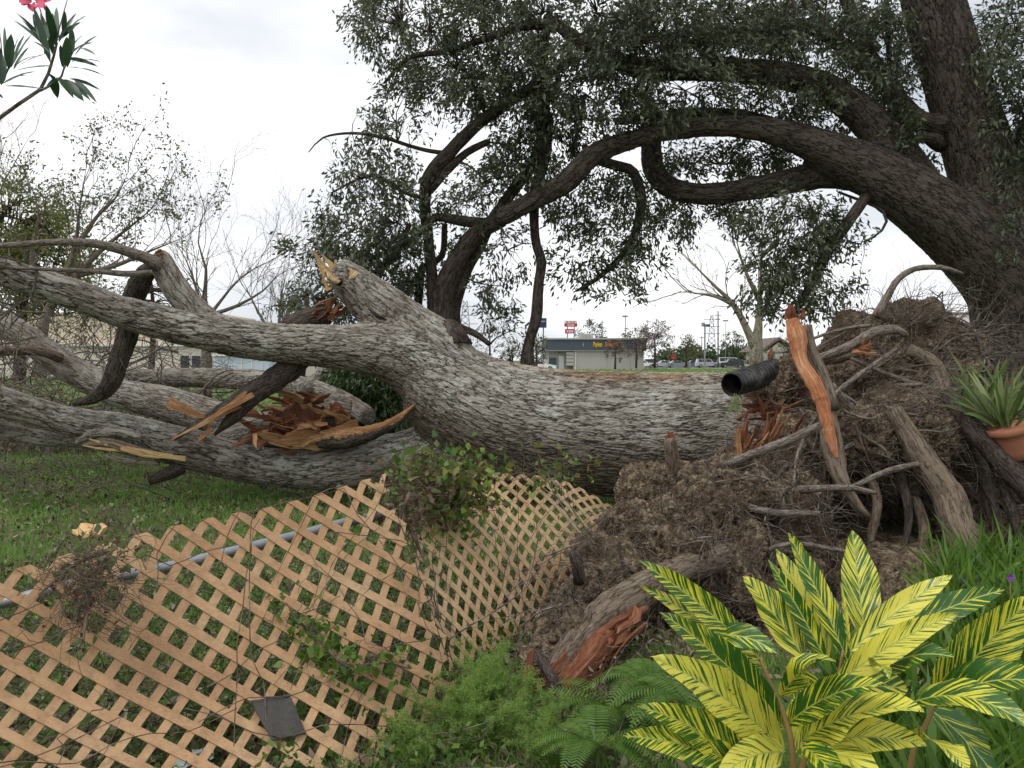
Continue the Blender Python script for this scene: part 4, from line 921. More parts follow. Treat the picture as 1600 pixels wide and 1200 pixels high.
# shop with a dark band and yellow lettering
SLATE = plain('slate_band', (.07, .085, .115), .6, .3, 0, .1, .3); STUC = plain('grey_stucco', (.43, .41, .38), .85, .2, 0, .05, .5)
YEL = plain('yellow_letters', (.75, .48, .03), .5); ORG = plain('orange_letters', (.70, .22, .02), .5)
d = 130; shop = empty('shop', 'grey shop with slate blue band and yellow lettering beyond the trunk', 'shop', (9, d, 0))
far_box('wall', 896, 1006, 546, 575, d, 18, STUC, shop, 0); far_box('side_wall', 857, 895.6, 546, 575, d + 1.2, 16, STUC, shop, 0)
far_box('band', 853, 1010, 530.5, 546.3, d - .5, 19, SLATE, shop); far_box('coping', 852, 1011, 528, 530.3, d - .7, 19.4, CONC, shop); far_box('trim', 853, 1010, 546.5, 548.6, d - .35, 18, CONC, shop)
far_box('door', 873, 881, 556, 574, d + 1.1, .08, WHITE, shop, 0); far_box('gate', 857.5, 869, 559, 574, d + .7, .3, SLATE, shop, 0)
for y in (550, 555.5, 561, 566.5): far_box('quoin', 885, 896.3, y, y + 4.7, d - .12, 1.2, STUC, shop)
far_box('downpipe', 899, 900.2, 549, 574, d - .16, .14, WHITE, shop, 0); far_box('wall_lamp', 872, 876, 549.5, 551, d + .9, .25, DKGL, shop)
for x in (948.5, 985): far_box('wall_joint', x, x + .6, 549, 574, d - .04, .05, GREYROOF, shop, 0)
far_box('roof_unit', 905, 927, 521.5, 527.8, d + 8, 2, CONC, shop)
for x in (909, 914, 919): far_box('roof_unit_grille', x, x + 3, 523, 526.5, d + 7.95, .06, GREYROOF, shop)
def text(name, body, p, hgt, mat, parent, bold=.01):
    c = bpy.data.curves.new(name, 'FONT'); c.body = body; c.size = hgt; c.extrude = .04; c.offset = bold
    o = bpy.data.objects.new('tmp_text', c); COL.objects.link(o); dg = bpy.context.evaluated_depsgraph_get()
    me = bpy.data.meshes.new_from_object(o.evaluated_get(dg)); bpy.data.objects.remove(o); me.name = name
    me.materials.clear(); me.materials.append(mat)
    q = bpy.data.objects.new(name, me); link(q, parent); q.rotation_euler = (math.pi / 2, 0, 0); q.scale = (.45, 1, 1); q.location = Vector(p) - (Vector(parent.location) if parent else Vector()); return q
text('sign_lettering', 'Payless', P(927, 541.5, d - .56), 1.05, YEL, shop, .02); text('sign_lettering', 'ShoeSource', P(945.5, 541.5, d - .56), 1.05, ORG, shop, .02)
text('house_number', 'i', P(911, 541, d - .56), .8, WHITE, shop, .02)

METAL = plain('painted_metal', (.28, .28, .29), .5, .4, .3); RED = plain('sign_red', (.50, .04, .04), .5); NAVY = plain('sign_navy', (.03, .045, .10), .5)
sg = empty('pole_sign', 'tall red and white shop sign on two poles above the shop', 'sign', (*P(890, 575, 210)[:2], 0))
far_box('panel', 882, 902, 501, 504.6, 210, .6, WHITE, sg); far_box('panel', 882, 902, 505, 510.4, 210, .6, RED, sg); far_box('panel', 883, 897, 514, 521, 210, .6, RED, sg)
for x in (886, 896.5): far_box('pole', x, x + 1.5, 510, 575, 210.7, .3, METAL, sg, 0)
for x, w in ((886.5, 3), (890.2, 2), (893, 4)): far_box('sign_mark', x, x + w, 507, 508.8, 209.95, .04, WHITE, sg)
for x in (885.5, 888.5, 891.3, 894): far_box('sign_mark', x, x + 1.7, 515.8, 519.6, 209.95, .04, WHITE, sg)
for x in (884.5, 890, 895): far_box('sign_mark', x, x + 3.5, 502, 503.5, 209.95, .04, RED, sg)
sg = empty('pole_sign', 'dark navy sign on a pole half hidden behind the slender trunk', 'sign', (*P(848, 575, 190)[:2], 0))
far_box('panel', 840, 854, 497, 512, 190, .6, NAVY, sg); far_box('pole', 848, 850, 512, 575, 190.6, .4, METAL, sg, 0); far_box('sign_mark', 842.5, 852, 501, 503.5, 189.95, .04, METAL, sg)

def lamp(label, x, ytop, d, heads, r=.12):
    root = empty('lamp_post', label, 'lamp post', (*P(x, 575, d)[:2], 0), 'tall parking lot lamp posts')
    far_box('pole', x - r * F / d, x + r * F / d, ytop, 575, d, 2 * r, METAL, root, 0)
    for (a, b, c, e) in heads: far_box('lamp_head', x + a, x + b, ytop + c, ytop + e, d, .5, DKGL if c > 0 else METAL, root)
lamp('lamp post with two square floodlights before the parked cars', 1101.5, 506, 130, [(-4.5, 0, -2, 4), (2, 8, .5, 4)])
lamp('thin distant lamp post right of the wooden utility pole', 1134, 501, 190, [(-4, 4, -1, 1)], .08)
lamp('lamp post behind the hanging oak leaves above the shop', 977, 494, 170, [(-4, 4, -1.2, 1.4)], .1)
lamp('flat-headed lamp post rising left of the root ball top', 1318.5, 474, 120, [(-5, 6, -1, 1.2)], .05)
def upole(label, x, ytop, d, r, arms, group='distant utility poles'):
    root = empty('utility_pole', label, 'utility pole', (*P(x, 575, d)[:2], 0), group)
    tube_obj('pole', [(x, 578, d, r), (x, ytop, d, r * .7)], B_TWIG, root, 8, 3, 0)
    for y, w in arms: far_box('crossarm', x - w, x + w, y, y + 1.1, d - .2, .2, METAL, root)
upole('tall leaning wooden utility pole right of the two-headed lamp', 1122, 486, 165, 1.3, [(492, 5), (498, 4)])
upole('short utility pole among the far trees', 1096.5, 525, 230, .8, [(527, 4)])
upole('utility pole standing above the shop roof', 941, 500, 240, .7, [(503, 3)])
def pylon(label, x, ytop, ybot, w, d):
    root = empty('power_pylon', label, 'pylon', (*P(x, 575, d)[:2], 0), 'faint lattice power pylons'); g = Geo()
    def bar(a, b, c, e, r=.13): g.add(*tube(pix([(a, b, d, r * F / d), (c, e, d, r * F / d)]), 4, False))
    n = 9
    for i in range(n):
        y0, y1 = ybot + (ytop - ybot) * i / n, ybot + (ytop - ybot) * (i + 1) / n; w0, w1 = w * (1 - .75 * i / n), w * (1 - .75 * (i + 1) / n)
        bar(x - w0, y0, x - w1, y1); bar(x + w0, y0, x + w1, y1); bar(x - w0, y0, x + w1, y1); bar(x + w0, y0, x - w1, y1)
    for f_ in (.6, .75, .9): y = ybot + (ytop - ybot) * f_; bar(x - w * 1.6, y, x + w * 1.6, y)
    tag(g.build('steel_frame', METAL, root, False), kind='stuff')
pylon('faint lattice power pylon seen between the forked stems', 727, 470, 560, 12, 330)
pylon('faint lattice power pylon beside the tall utility pole', 1112, 492, 565, 8, 380)

# cars
CARM = {}
def carpaint(nm, c): 
    if nm not in CARM: CARM[nm] = M('car_' + nm).fin(c, .3, .5, coat=.4)
    return CARM[nm]
TYRE = plain('tyre', (.02, .02, .02), .9); RIM = plain('rim', (.4, .4, .42), .4, .5, .7)
def prof(name, pts, y0, y1, mat, root, inset=0):
    n = len(pts); V = [(x, y0, z) for x, z in pts] + [(x, y1, z) for x, z in pts]
    g = Geo(); V = np.array(V, float)
    g.add(V, [np.array([[i, (i + 1) % n, n + (i + 1) % n, n + i] for i in range(n)]), np.array([list(range(n))[::-1]]), np.array([list(range(n, 2 * n))])])
    return g
def car(label, px, d, kind, paint, flip=False, group='cars parked in the distant lot'):
    c = P(px, 570, d); root = empty('parked_car', label, {'van': 'van'}.get(kind, 'car'), (c[0], d, 0.02), group); s = -1 if flip else 1
    B = {'sedan': ([(-2.3, .3), (2.3, .3), (2.35, .75), (1.5, .95), (-1.9, .98), (-2.3, .9)], [(-1.7, .95), (1.0, .93), (.35, 1.42), (-1.1, 1.42)]),
         'suv': ([(-2.3, .35), (2.3, .35), (2.32, .95), (1.3, 1.1), (-2.25, 1.12)], [(-2.2, 1.1), (1.1, 1.08), (.55, 1.75), (-2.0, 1.75)]),
         'van': ([(-2.6, .35), (2.6, .35), (2.62, 1.0), (1.8, 1.25), (-2.6, 1.25)], [(-2.58, 1.2), (1.75, 1.2), (1.0, 2.05), (-2.5, 2.08)])}[kind]
    for k, (pts, nm) in enumerate(zip(B, ('body', 'roof'))):
        pts = [(s * x + c[0], z) for x, z in pts]; iw = .0 if k == 0 else .1
        prof(nm, pts, d - .88 + iw, d + .88 - iw, None, None).build(nm, paint, root, False)
    cab = B[1]; x0, x1 = cab[3][0] + .12, cab[2][0] - .05; zt, zb = cab[2][1] - .08, cab[0][1] + .06
    n = 2 if kind == 'sedan' else 3
    for k in range(n):
        a, b = x0 + (x1 - x0) * k / n + .04, x0 + (x1 - x0) * (k + 1) / n - .04
        e = .35 if k == n - 1 else 0
        pts = [(a, zb), (b + e, zb), (b, zt), (a, zt)]; pts = [(s * x + c[0], z) for x, z in pts]
        prof('window', pts, d - .80, d - .77, None, None).build('window', DKGL, root, False)
    for wx in (-1.45, 1.45):
        for wy in (-.8, .8):
            V_, F_, A_ = tube(np.array([[c[0] + wx, d + wy - .11, .36, .34], [c[0] + wx, d + wy + .11, .36, .34]]), 14); w = mesh('wheel', V_, F_, TYRE, root, False)
        V_, F_, A_ = tube(np.array([[c[0] + wx, d - .93, .36, .19], [c[0] + wx, d - .9, .36, .19]]), 12); mesh('rim', V_, F_, RIM, root, False)
    far = s * 2.3
    V_, F_ = box(c[0] + far - .06, c[0] + far + .02, d - .75, d - .5, .68, .82); mesh('headlight', V_, F_, WHITE, root, False)
WP_, SP_, BP_, GP_, DP_ = carpaint('white', (.78, .78, .78)), carpaint('silver', (.42, .43, .45)), carpaint('black', (.02, .02, .022)), carpaint('grey', (.14, .145, .15)), carpaint('blue_grey', (.10, .12, .16))
car('white car parked just right of the shop corner', 1005, 172, 'sedan', WP_); car('dark car behind the brown-leaved tree', 1022, 185, 'suv', GP_); car('silver car parked left of the small red sign', 1036, 172, 'sedan', SP_, True)
car('grey saloon beside the small red sign', 1060, 168, 'sedan', carpaint('mid_grey', (.22, .23, .24))); car('dark low car behind the round brown tree', 1082, 180, 'sedan', DP_, True)
car('silver sport utility vehicle right of the lamp post', 1105, 170, 'suv', SP_); car('black car behind the silver sport utility vehicle', 1120, 186, 'suv', BP_); car('white van beyond the black hatchback', 1141, 178, 'van', WP_)
car('black hatchback parked in front of the white van', 1143, 166, 'suv', BP_, True); car('silver car at the right end of the row by the bare trunk', 1164, 174, 'sedan', SP_); car('white car half hidden by the bare trunk', 1176, 190, 'sedan', WP_, True)
car('white car roof showing beyond the trunk left of the shop', 843, 120, 'sedan', WP_)
rs = empty('small_sign', 'small bright red sign on a post among the parked cars', 'sign', (*P(1052, 570, 160)[:2], 0)); far_box('post', 1052, 1052.6, 555, 575, 160, .08, METAL, rs, 0)
q = P(1052.3, 557.5, 159.9); ang = [0, 1.2566, 2.513, 3.77, 5.026]
prof('panel', [(q[0] + .55 * math.sin(a), q[2] + .55 * math.cos(a)) for a in ang], 159.85, 159.95, None, None).build('panel', RED, rs, False)

# distant trees
def small_tree(label, x, ybase, w, ht, d, leafm, n=30, name='small_tree', per=26, group='small trees around the parking lot', tr=True):
    k = d / F
    return leafy(name, label, [(x, ybase, d, 1.9), (x + .5, ybase - ht * .35, d, 1.5), (x, ybase - ht * .7, d, .8)], [(x, ybase - ht * .62, w / 2, ht * .36, d, w * k / 3, n), (x + w * .1, ybase - ht * .8, w * .3, ht * .18, d, w * k / 4, n // 3)], leafm, 1.6 * k * 2, per, w * k * .12, group)
small_tree('purplish bare-leaved tree in front of the shop wall end', 994, 575, 46, 62, 124, L_RUST, 44, per=30)
small_tree('wide thinly leaved purplish tree right of the shop', 1023, 575, 56, 70, 126, L_RUST, 60, per=30)
small_tree('round brown-green tree before the parked cars', 1072, 573, 36, 46, 140, L_OLIVE, 30)
small_tree('small reddish shrub tree against the shop wall', 961, 577, 26, 44, 118, L_RUST, 26, per=24)
small_tree('green leafy tree rising behind the shop roof', 921, 560, 44, 58, 220, L_GREEN, 44)
small_tree('olive bush tree left of the shop', 838, 578, 40, 50, 80, L_OLIVE, 40)
small_tree('pinkish bare-leaved tree behind the forked stems', 765, 575, 60, 76, 90, L_RUST, 34, per=14)
small_tree('olive tree between forked stems and slender trunk', 800, 580, 40, 46, 75, L_OLIVE, 30)
small_tree('green tree behind the parked cars near the bare trunk', 1145, 570, 34, 50, 200, L_GREEN, 34)
small_tree('green bush beside the bare trunk base', 1172, 580, 24, 20, 60, L_GREEN, 14)
small_tree('dark green bush behind the split root', 1232, 600, 50, 70, 40, L_GREEN, 30)
small_tree('green bush in the gap left of the root ball top', 1300, 600, 46, 60, 50, L_GREEN, 30)
small_tree('tan leaved tree right of the lamp post', 1085, 572, 24, 36, 210, L_OLIVE, 20)
tl = Geo()
for k in range(900):
    x = rng.uniform(1030, 1330); y = 566 - rng.random() * (10 + 12 * abs(math.sin(x * .045)) + 6 * math.sin(x * .2)); c = P(x, y, 260 + 20 * rng.random())
    leaves(tl, c + rng.standard_normal((8, 3)) * .9, 1.1, .8)
for k in range(700):
    x = rng.uniform(-200, 700); y = 568 - rng.random() * (16 + 14 * abs(math.sin(x * .03))); c = P(x, y, 140 + 20 * rng.random())
    leaves(tl, c + rng.standard_normal((8, 3)) * .7, .8, .8)
tag(tl.build('distant_woods', L_GREEN), kind='stuff')

# houses and a shop at the right
TANW = plain('tan_wall', (.62, .50, .34), .85, .2, 0, .06, .4); BROOF = plain('brown_roof', (.16, .125, .11), .85, .2, 0, .15, 3)
hs = empty('gabled_building', 'low pale building with gabled brown roof right of the bare trunk', 'building', (*P(1215, 575, 110)[:2], 0))
far_box('wall', 1192, 1252, 549, 575, 110, 8, CREAM2, hs, 0)
a, b, c = P(1188, 550, 109.5), P(1217, 531, 109.5), P(1250, 550, 109.5)
g = prof('gable', [(a[0] + .8, a[2]), (c[0] - .8, c[2]), (b[0], b[2] - .3)], 109.7, 110.2, 0, 0); g.build('gable', CREAM2, hs, False)
prof('roof', [(a[0], a[2]), (b[0], b[2]), (b[0], b[2] + .35), (a[0] - .3, a[2] + .05)], 109.2, 119, 0, 0).build('roof', BROOF, hs, False); prof('roof', [(b[0], b[2]), (c[0], c[2]), (c[0] + .3, c[2] + .05), (b[0], b[2] + .35)], 109.2, 119, 0, 0).build('roof', BROOF, hs, False)
far_box('window_band', 1195, 1228, 556, 561, 109.9, .08, BLUE, hs)
tb = empty('tan_building', 'tan walled building with brown roof behind the root ball at right', 'building', (*P(1540, 575, 45)[:2], 0))
far_box('wall', 1490, 1780, 524, 575, 45, 10, TANW, tb, 0); far_box('fascia', 1484, 1790, 515, 524.3, 44.6, 10.6, BROOF, tb)
a, b = P(1484, 515, 44.6), P(1484, 488, 48); e = P(1790, 515, 44.6)[0]
mesh('roof', np.array([[a[0], 44.6, a[2]], [e, 44.6, a[2]], [e, 48, b[2]], [a[0] - .3, 48, b[2]], [a[0], 55, a[2]], [e, 55, a[2]]]), np.array([[0, 1, 2, 3], [3, 2, 5, 4]]), BROOF, tb, False)
for k in range(7): far_box('wall_seam', 1500 + 34 * k, 1500.8 + 34 * k, 525, 574, 44.96, .05, CREAM, tb, 0)
ac = empty('rooftop_unit', 'grey air conditioning unit on the tan building roof', 'air conditioner', (*P(1545, 500, 46)[:2], 3.8))
far_box('casing', 1528, 1556, 490, 512, 45.9, .9, METAL, ac); far_box('duct', 1498, 1527.5, 492, 508, 46.0, .8, WHITE, ac); far_box('lid', 1526, 1558, 487.5, 490, 45.8, 1.1, DKGL, ac)
for k in range(3): far_box('vent', 1531 + 8 * k, 1536 + 8 * k, 494, 508, 45.86, .06, GREYROOF, ac)
for x in (1530, 1552): far_box('foot', x, x + 2, 511.5, 515, 46, .6, METAL, ac)
# ================================================================== GRASS, LITTER AND PLANTS
def blades(G_, pts, hgt, w, lean=.5, tone=.4, curl=True):
    n = len(pts); a = rng.random(n) * 6.283; l = np.stack([np.cos(a), np.sin(a), np.zeros(n)], -1)
    s = np.stack([-np.sin(a), np.cos(a), np.zeros(n)], -1); s = s * (rng.random((n, 1)) > -1)
    s = np.stack([np.cos(a * 3.1), np.sin(a * 3.1) * .4, np.zeros(n)], -1)
    H = (hgt * (.5 + rng.random(n)))[:, None]; k = (lean * rng.random(n))[:, None]; w = np.broadcast_to(w, n)[:, None] * .5
    up = np.array([0, 0, 1.])
    V = np.stack([pts - s * w, pts + s * w, pts + up * H * .6 + l * H * k * .3 + s * w * .7, pts + up * H * .6 + l * H * k * .3 - s * w * .7, pts + up * H * (1 - .35 * k) + l * H * k], 1).reshape(-1, 3)
    i = np.arange(n)[:, None] * 5
    t = np.clip(tone + .22 * rng.standard_normal(n), 0, 1)
    A = np.repeat(np.stack([t, rng.random(n), t * 0], -1), 5, 0)
    G_.add(V, [i + np.array([[0, 1, 2, 3]]), i + np.array([[3, 2, 4]])], A)
def fbm(x, y): return (np.sin(x * 1.9 + 2 * np.sin(y * 1.1)) + np.sin(y * 2.7 + 1.7 * np.sin(x * 1.6)) + .6 * np.sin(x * 5.1 + y * 4.3)) / 2.6
gr = Geo()
n = 150000
yy = 4.2 + 13 * rng.random(n) ** 1.2; xx = (rng.uniform(-1.15, .55, n)) * yy * .62
m_ = (rng.random(n) < .62 + .35 * fbm(xx, yy)); xx, yy = xx[m_], yy[m_]
dry = fbm(xx * 1.3 + 4, yy * 1.1)
blades(gr, np.stack([xx, yy, ground_z(xx, yy)], -1), .035 + .002 * yy, .004 + .0011 * yy, .9, tone=.40 + .34 * dry)
n = 60000; yy = 16 * (9 ** rng.random(n)); xx = rng.uniform(-.65, .75, n) * yy
blades(gr, np.stack([xx, yy, yy * 0], -1), .05 + .0016 * yy, .0016 * yy, .7, .5)
tag(gr.build('grass', L_GRASS), kind='stuff')
fg = Geo(); n = 40000
yy = rng.uniform(1.7, 5.2, n); xx = rng.uniform(-.5, .75, n) * yy; keep = (fbm(xx * 2, yy * 2) > -.35) & (ground_z(xx, yy) > -.08) & ((yy < 3.9) | (xx < .1)); xx, yy = xx[keep], yy[keep]
m_ = (xx > -1.0); xx, yy = xx[m_], yy[m_]
blades(fg, np.stack([xx, yy, ground_z(xx, yy)], -1), .09, .004, 1.4, .42)
tag(fg.build('foreground_grass', L_GRASS), kind='stuff')
# litter of leaves and twigs under the lattice
lt = Geo(); n = 15000; yy = rng.uniform(1.9, 6.8, n); xx = rng.uniform(-.72, .25, n) * yy
leaves(lt, np.stack([xx, yy, ground_z(xx, yy) + .01 + .04 * rng.random(n)], -1), .05, .5, droop=.0)
n = 5000; yy = rng.uniform(7, 13, n); xx = rng.uniform(-.7, .1, n) * yy
leaves(lt, np.stack([xx, yy, np.full(n, .03)], -1), .06, .5, droop=.0)
n = 2600; yy = rng.uniform(3.6, 6.5, n); xx = rng.uniform(.0, .7, n) * yy
leaves(lt, np.stack([xx, yy, .13 + pit_z(xx, yy)], -1), .04, .5, droop=.0)
tag(lt.build('leaf_litter', L_LITTER), kind='stuff')
lw = Geo()
for k in range(700):
    y = rng.uniform(2.1, 6.5); x = rng.uniform(-.7, .2) * y
    twig(lw, (x, y, .03 + .1 * rng.random()), np.array([rng.normal(), rng.normal(), .15 * rng.normal()]), rng.uniform(.15, .6), rng.uniform(.0015, .004), 5, .3, sides=3)
for k in range(500):
    y = rng.uniform(9.5, 13); x = rng.uniform(-.65, -.15) * y
    twig(lw, (x, y, .03 + .12 * rng.random()), np.array([rng.normal(), rng.normal(), .15 * rng.normal()]), rng.uniform(.3, 1.1), rng.uniform(.003, .008), 5, .3, sides=3)
tag(lw.build('fallen_twigs', B_TWIG), kind='stuff')
wl = Geo()
for k in range(420):
    y = rng.uniform(2.2, 6.3); x = rng.uniform(-.7, -.02) * y; c = np.array([x, y, rng.uniform(.03, .15)])
    leaves(wl, c + rng.standard_normal((16, 3)) * .05, .032, .6, droop=-.2, tone=.25)
tag(wl.build('ground_ivy', L_IVY), kind='stuff')

def vine(label, rows_list, lumps, leafm, size, per, wood=B_TWIG, cat='vine', name='vine', spread=.09, r=.0035, tangle=30):
    root = empty(name, label, cat, tuple(P(*lumps[0][:2], lumps[0][4]))); 
    for rows in rows_list: tube_obj('stem', rows, wood, root, 6, .05, .05)
    gl = Geo(); gt = Geo()
    for (x, y, rx, ry, d, hd, n) in lumps:
        for k in range(n):
            c = P(x + rx * rng.normal() * .5, y + ry * rng.normal() * .5, d + hd * rng.uniform(-1, 1))
            leaves(gl, c + rng.standard_normal((per, 3)) * spread, size, .75, droop=.3)
        for k in range(tangle):
            c = P(x + rx * rng.normal() * .5, y + ry * rng.normal() * .5, d + hd * rng.uniform(-1, 1))
            twig(gt, c, sdir(), rng.uniform(.1, .4), r * .6, 7, .5, -.1, 3)
    tag(gt.build('tendrils', wood, root), kind='stuff'); tag(gl.build('foliage', leafm, root), kind='stuff')
L_BRV = leafmat('dry_vine_leaves', [(.07, .04, .025), (.13, .075, .045), (.12, .12, .05), (.10, .16, .04)], .2, .7)
vine('green and brown vine heaped over the top gap between the two lattice panels', [[(610, 800, 4.8, 2), (650, 760, 4.9, 3), (700, 740, 5.0, 3), (760, 770, 5.1, 2)], [(640, 900, 4.2, 2), (620, 830, 4.3, 3), (640, 770, 4.45, 3)], [(700, 830, 4.9, 2), (690, 780, 4.9, 2), (720, 735, 5.0, 2)]],
     [(690, 758, 70, 24, 4.9, .1, 30), (720, 740, 70, 16, 5.1, .12, 18), (640, 750, 50, 20, 4.85, .08, 14), (720, 790, 40, 20, 5.0, .08, 12), (850, 735, 60, 9, 5.9, .1, 8)], L_IVY, .055, 10, B_ROOT, tangle=60)
vine('brown dried vine tangled in the vine gap of the lattice', [[(625, 760, 4.75, 2), (640, 820, 4.7, 3), (665, 880, 4.5, 2)]], [(640, 790, 26, 40, 4.5, .05, 20), (670, 760, 60, 20, 4.8, .06, 24)], L_BRV, .045, 10, B_ROOT, tangle=70)
vine('reddish brown dead vine clump on the upper left of the lattice', [[(60, 930, 3.05, 2), (120, 880, 3.15, 3), (170, 860, 3.25, 3)], [(130, 1000, 2.95, 2), (140, 930, 3.1, 3), (160, 870, 3.2, 3)]], [(140, 880, 60, 30, 3.2, .08, 16), (130, 930, 34, 40, 3.08, .05, 10)], L_BRV, .03, 6, B_ROOT, spread=.07, tangle=120)
vine('few bright ivy leaves at the top left end of the lattice', [[(80, 880, 3.6, 1.5), (100, 840, 3.6, 2), (110, 820, 3.65, 1)]], [(105, 850, 40, 18, 3.6, .06, 10), (185, 800, 20, 8, 3.9, .05, 2)], L_IVY, .03, 4, B_TWIG, tangle=10)
vine('ivy trailing down the middle of the lattice above the shingle', [[(455, 960, 3.62, 2), (500, 1000, 3.58, 2.5), (540, 1040, 3.54, 2.5), (600, 1035, 3.66, 2), (640, 1045, 3.72, 1)]], [(460, 970, 24, 20, 3.6, .04, 7), (505, 1010, 30, 22, 3.56, .04, 10), (545, 1050, 36, 24, 3.52, .04, 11), (610, 1035, 30, 14, 3.64, .04, 5)], L_FERN, .042, 9, B_TWIG, spread=.045, tangle=10)
for k in range(26):
    x, y = rng.uniform(60, 700), rng.uniform(830, 1130); d = 3.3 + (700 - 0) * .0005 + (x / 700) * .9 - (y - 830) / 300 * .45
    if k % 2: vines_root = None
vt = empty('dry_creeper', 'thin dry creeper stems strung across the larger lattice panel', 'vine', (-.8, 3.6, .4))
fA = interp_grid([botA, midA, topA]); fB = interp_grid([botB, midB, topB])
gv = Geo()
for k in range(46):
    f_ = fA if k < 30 else fB; a, b = rng.random(), rng.random(); da, db = rng.normal() * .05, rng.normal() * .1; q = []
    for s in range(9):
        p = f_(min(max(a, .02), .98), min(max(b, .02), .98)); q.append(p + np.array([.01, -.035, .02 + .02 * rng.random()])); a += da + rng.normal() * .012; b += db + rng.normal() * .03
    C = curve(np.c_[np.array(q), np.full(9, .0022)], .05); gv.add(*tube(C, 4, False))
tag(gv.build('creeper_stems', B_ROOT, vt), kind='stuff')
gq = Geo()
vt2 = empty('dead_branch', 'dead twiggy branch leaning on the smaller lattice beside the soil', 'branch', (.1, 4.6, .3))
for (x0, y0, x1, y1, d0, d1, r) in ((640, 705 + 300, 705, 900, 4.3, 4.5, .006), (700, 1000, 860, 880, 4.25, 4.6, .005), (930, 850, 840, 760, 5.2, 5.6, .006), (930, 850, 870, 740, 5.2, 5.6, .004), (720, 1000, 640, 900, 4.2, 4.4, .004), (850, 870, 960, 830, 5, 5.1, .005)):
    a, b = P(x0, y0, d0), P(x1, y1, d1); grow(gq, a, b - a, np.linalg.norm(b - a), r, 2, [], .12, 0, (2, 3), .35, 5)
tag(gq.build('twigs', B_TWIG, vt2), kind='stuff')

# ------------------------------------------------------------------ roof shingle pieces, paper, pipe
def shingle_mat():
    m = M('asphalt_shingle'); o = m.obj(); n1 = m.noise(o, 180, 2, .8); n2 = m.noise(o, 12, 4)
    return m.fin(m.mix(n1, m.mix(n2, (.02, .02, .022), (.05, .045, .042)), (.12, .11, .10)), .95, .2, bump=n1, bs=.6, bd=.004)
SH = shingle_mat()
def slab(name, label, cat, corners, th, mat, sub=5, wav=.004):
    """a sagging slab spanned by four corners"""
    c = [np.array(x) for x in corners]; o_ = sum(c) / 4; n_ = unit(np.cross(c[1] - c[0], c[3] - c[0])); V = []
    for z in (0, -th):
        for i in range(sub + 1):
            for j in range(sub + 1):
                a, b = i / sub, j / sub; p = (c[0] * (1 - a) + c[1] * a) * (1 - b) + (c[3] * (1 - a) + c[2] * a) * b
                e = (a in (0, 1)) or (b in (0, 1)); jt = (math.sin(i * 12.9 + j * 78.2) * .004 if e else 0); V.append(p + n_ * (z + wav * math.sin(i * 2 + j)) + (p - o_) * jt * 3)
    s1 = sub + 1; Q_ = []
    for i in range(sub):
        for j in range(sub):
            a = i * s1 + j; Q_.append((a, a + s1, a + s1 + 1, a + 1)); b = a + s1 * s1; Q_.append((b, b + 1, b + s1 + 1, b + s1))
    ring = [i * s1 for i in range(sub)] + [sub * s1 + j for j in range(sub)] + [i * s1 + sub for i in range(sub, 0, -1)] + [j for j in range(sub, 0, -1)]
    for k in range(len(ring)):
        a, b = ring[k], ring[(k + 1) % len(ring)]; Q_.append((a, b, b + s1 * s1, a + s1 * s1))
    o = mesh(name, np.array(V), np.array(Q_), mat, None, False); return tag(o, label, cat)
gridA = [fA(a, b) for a in np.linspace(0, 1, 60) for b in np.linspace(0, 1, 40)]
def on_panel(px, py, off=.03):
    best = min(gridA, key=lambda p: np.hypot(*((P(px, py, p[1]) - p)[[0, 2]]) )); return P(px, py, best[1] - off)
slab('shingle_piece', 'torn dark asphalt shingle piece resting on the larger lattice panel', 'shingle', [on_panel(392, 1096), on_panel(452, 1086), on_panel(478, 1146), on_panel(424, 1158)], .007, SH)
slab('shingle_piece', 'dark flat shingle scrap lying on the lawn behind the lattice', 'shingle', [h(220, 784, .03), h(268, 778, .04), h(275, 774, .02), h(232, 776, .05)], .02, SH, 3)
slab('bark_slab', 'pale tan bark piece lying behind the lattice top at left', 'wood piece', [P(112, 832, 5.2), P(140, 820, 5.4), P(168, 830, 5.3), P(140, 842, 5.1)], .02, WOODT, 4, .02)
PAPER = plain('white_paper', (.72, .74, .75), .7)
slab('paper_scrap', 'crumpled white paper scrap under the bottom of the lattice', 'paper', [h(262, 1185, .06), h(292, 1178, .1), h(300, 1198, .05), h(276, 1206, .08)], .003, PAPER, 4, .012)
slab('paper_scrap', 'flat pale blue-white sheet showing through the lattice bottom', 'paper', [h(300, 1172, .03), h(334, 1168, .03), h(334, 1196, .03), h(302, 1196, .03)], .003, PAPER, 3)
slab('paper_scrap', 'tiny white scrap on the lawn below the split limb', 'paper', [h(137, 738, .04), h(145, 736, .06), h(146, 740, .04), h(139, 741, .03)], .003, PAPER, 2)
slab('plastic_sheet', 'dark plastic panel lying behind the striped plant under the big root', 'panel', [P(1490, 912, 5.1), P(1500, 896, 5.5), P(1560, 906, 5.4), P(1552, 922, 5.0)], .02, plain('dark_plastic', (.035, .035, .042), .5), 4)
BLACKP = M('black_pipe')
BLACKP = BLACKP.fin(BLACKP.mix(BLACKP.gr(BLACKP.noise(BLACKP.obj(), 9, 5, .7), .45, .7), (.012, .012, .014), (.09, .08, .07)), .4, .5)
pipe = empty('drain_pipe', 'black corrugated plastic drain pipe end above the trunk beside the root ball', 'pipe', tuple(P(1160, 595, 7.9)))
C = curve(pix([(1143, 601, 7.75, 19), (1165, 594, 7.92, 19), (1190, 585, 8.15, 18.5), (1212, 578, 8.35, 18)]), .012); C[:, 3] *= 1 + .05 * (np.sin(np.arange(len(C)) * 1.25) > 0)
V1, F1, A1 = tube(C, 28, False); Ci = C.copy(); Ci[:, 3] = C[:, 3].min() * .93; V2, F2, _ = tube(Ci, 28, False)
